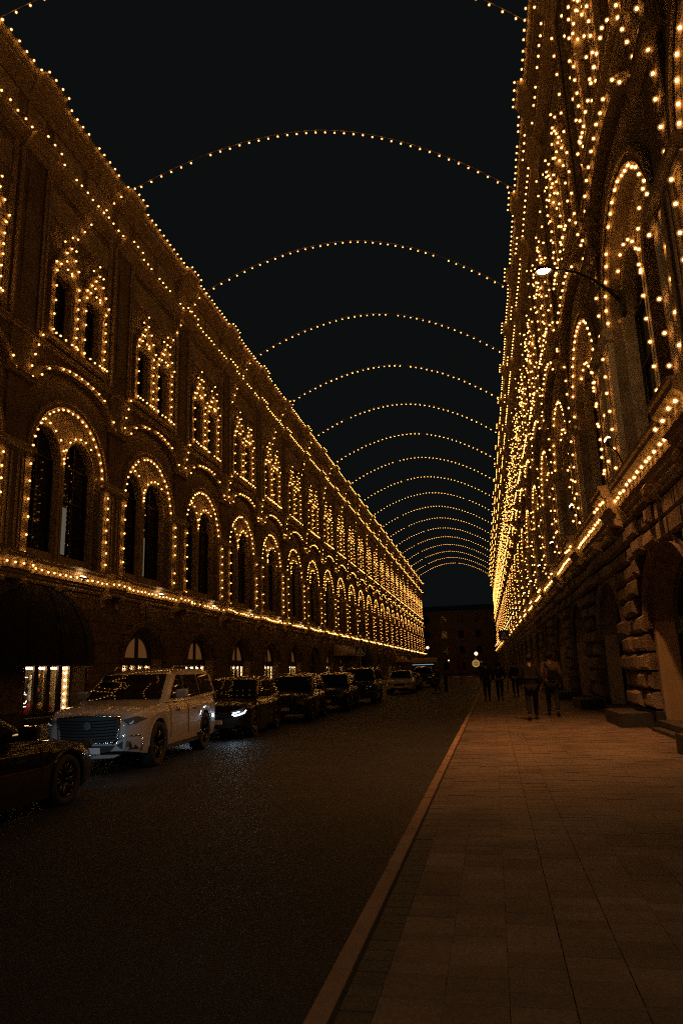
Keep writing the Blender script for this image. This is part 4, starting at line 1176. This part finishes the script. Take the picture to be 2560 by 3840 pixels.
ob('banner', MB().box(-.3, .3, -.04, .04, 1.2, 2.9).mesh('banner', DULLR), t); ob('pole', MB().tube([(0, 0, -.1), (0, 0, 3.0)], .05, 8).mesh('pole', METAL), t)
def globe_lamp(x, y, z, r, label, ball=None):
    t = thing('street_lamp', label, 'street lamp', (x, y, 0), 0)
    ob('pole', MB().lathe([(.14, -.1), (.12, .4), (.06, .6), (.05, z - r)], 10).mesh('pole', METAL, smooth=True), t)
    m_ = ico(r, 3); m_.materials.append(GLOBE); ob('globe', m_, t, (0, 0, z))
globe_lamp(-1.15, 120, 3.75, .27, 'round glowing street lamp above the net ball of lights in the distance')
globe_lamp(-9.0, 120, 5.0, .22, 'small round glowing street lamp at the far left end of the street')
globe_lamp(-6.6, 140, 3.0, .11, 'tiny distant lamp near the middle of the far end')
t = thing('light_ball', 'openwork ball of yellow lights standing under the distant globe lamp', 'light decoration', (-1.25, 116, 0))
ob('post', MB().tube([(0, 0, -.1), (0, 0, 1.6)], .05, 6).mesh('post', METAL), t)
ob('collar', MB().lathe([(.2, 2.72), (.24, 2.8), (.24, 3.05), (.16, 3.12)], 12).mesh('collar', GOLD), t)
BALLG = emit('ball_light_glow', (1.0, .62, .16), .45)
m_ = ico(.56, 2)
bm = bmesh.new(); bm.from_mesh(m_); bmesh.ops.wireframe(bm, faces=bm.faces, thickness=.07, use_replace=True); bm.to_mesh(m_); bm.free(); m_.materials.append(BALLG)
ob('net', m_, t, (0, 0, 2.16))
t = thing('kiosk', 'small pale round-roofed kiosk with a bluish tube light far down the left side', 'kiosk', (-7.4, 92, 0))
ob('roof', MB().extrude([(-.9, 2.35), (-.8, 2.75), (-.3, 2.95), (.3, 2.95), (.8, 2.75), (.9, 2.35)], -1.6, 1.6).mesh('roof', AWNP, smooth=False), t).rotation_euler = (0, 0, PI / 2)
ob('cabin', MB().box(-1.5, 1.5, -.75, .75, -.1, 2.34).mesh('cabin', METAL), t)
ob('tube_light', MB().box(-1.45, 1.2, -.95, -.9, 2.08, 2.14).mesh('tube_light', TUBE), t)

# ------------------------------------------------------------------ building closing the street
t = thing('end_building', 'unlit dark building closing the far end of the street', 'building', (-6, 216, 0))
wall = MB()
for r_ in range(4):
    for c_ in range(9):
        xc = -20 + c_ * 5; z0 = -.3 + r_ * 4.6
        wall.v, wall.f = wall.v, wall.f
        q = MB().arch_wall(-2.5, 2.5, z0, z0 + 4.6, 0, .75, z0 + 1.3, z0 + 3.2, .35, 0, .35, n=6)
        k = len(wall.v); wall.v += [(y, -x, z) for x, y, z in q.v]; wall.v[k:] = [(a + xc, b, c) for a, b, c in wall.v[k:]]; wall.f += [tuple(i + k for i in f) for f in q.f]
ob('wall', wall.mesh('wall', ENDW), t)
pn = MB().poly([(-.8, .3, 0), (.8, .3, 0), (.8, .3, 2.4), (-.8, .3, 2.4)]).mesh('window', GLASS)
for r_ in range(4):
    for c_ in range(9): ob('window', pn, t, (-20 + c_ * 5, 0, 1.0 + r_ * 4.6))
for z in (4.3, 17.9): ob('cornice', MB().box(-22.6, 22.6, -.5, -.02, z, z + .35).mesh('cornice', ENDW), t)
ob('roof', MB().poly([(-22.6, -.3, 18.26), (22.6, -.3, 18.26), (22.6, 8, 20.5), (-22.6, 8, 20.5)]).mesh('roof', METAL), t)
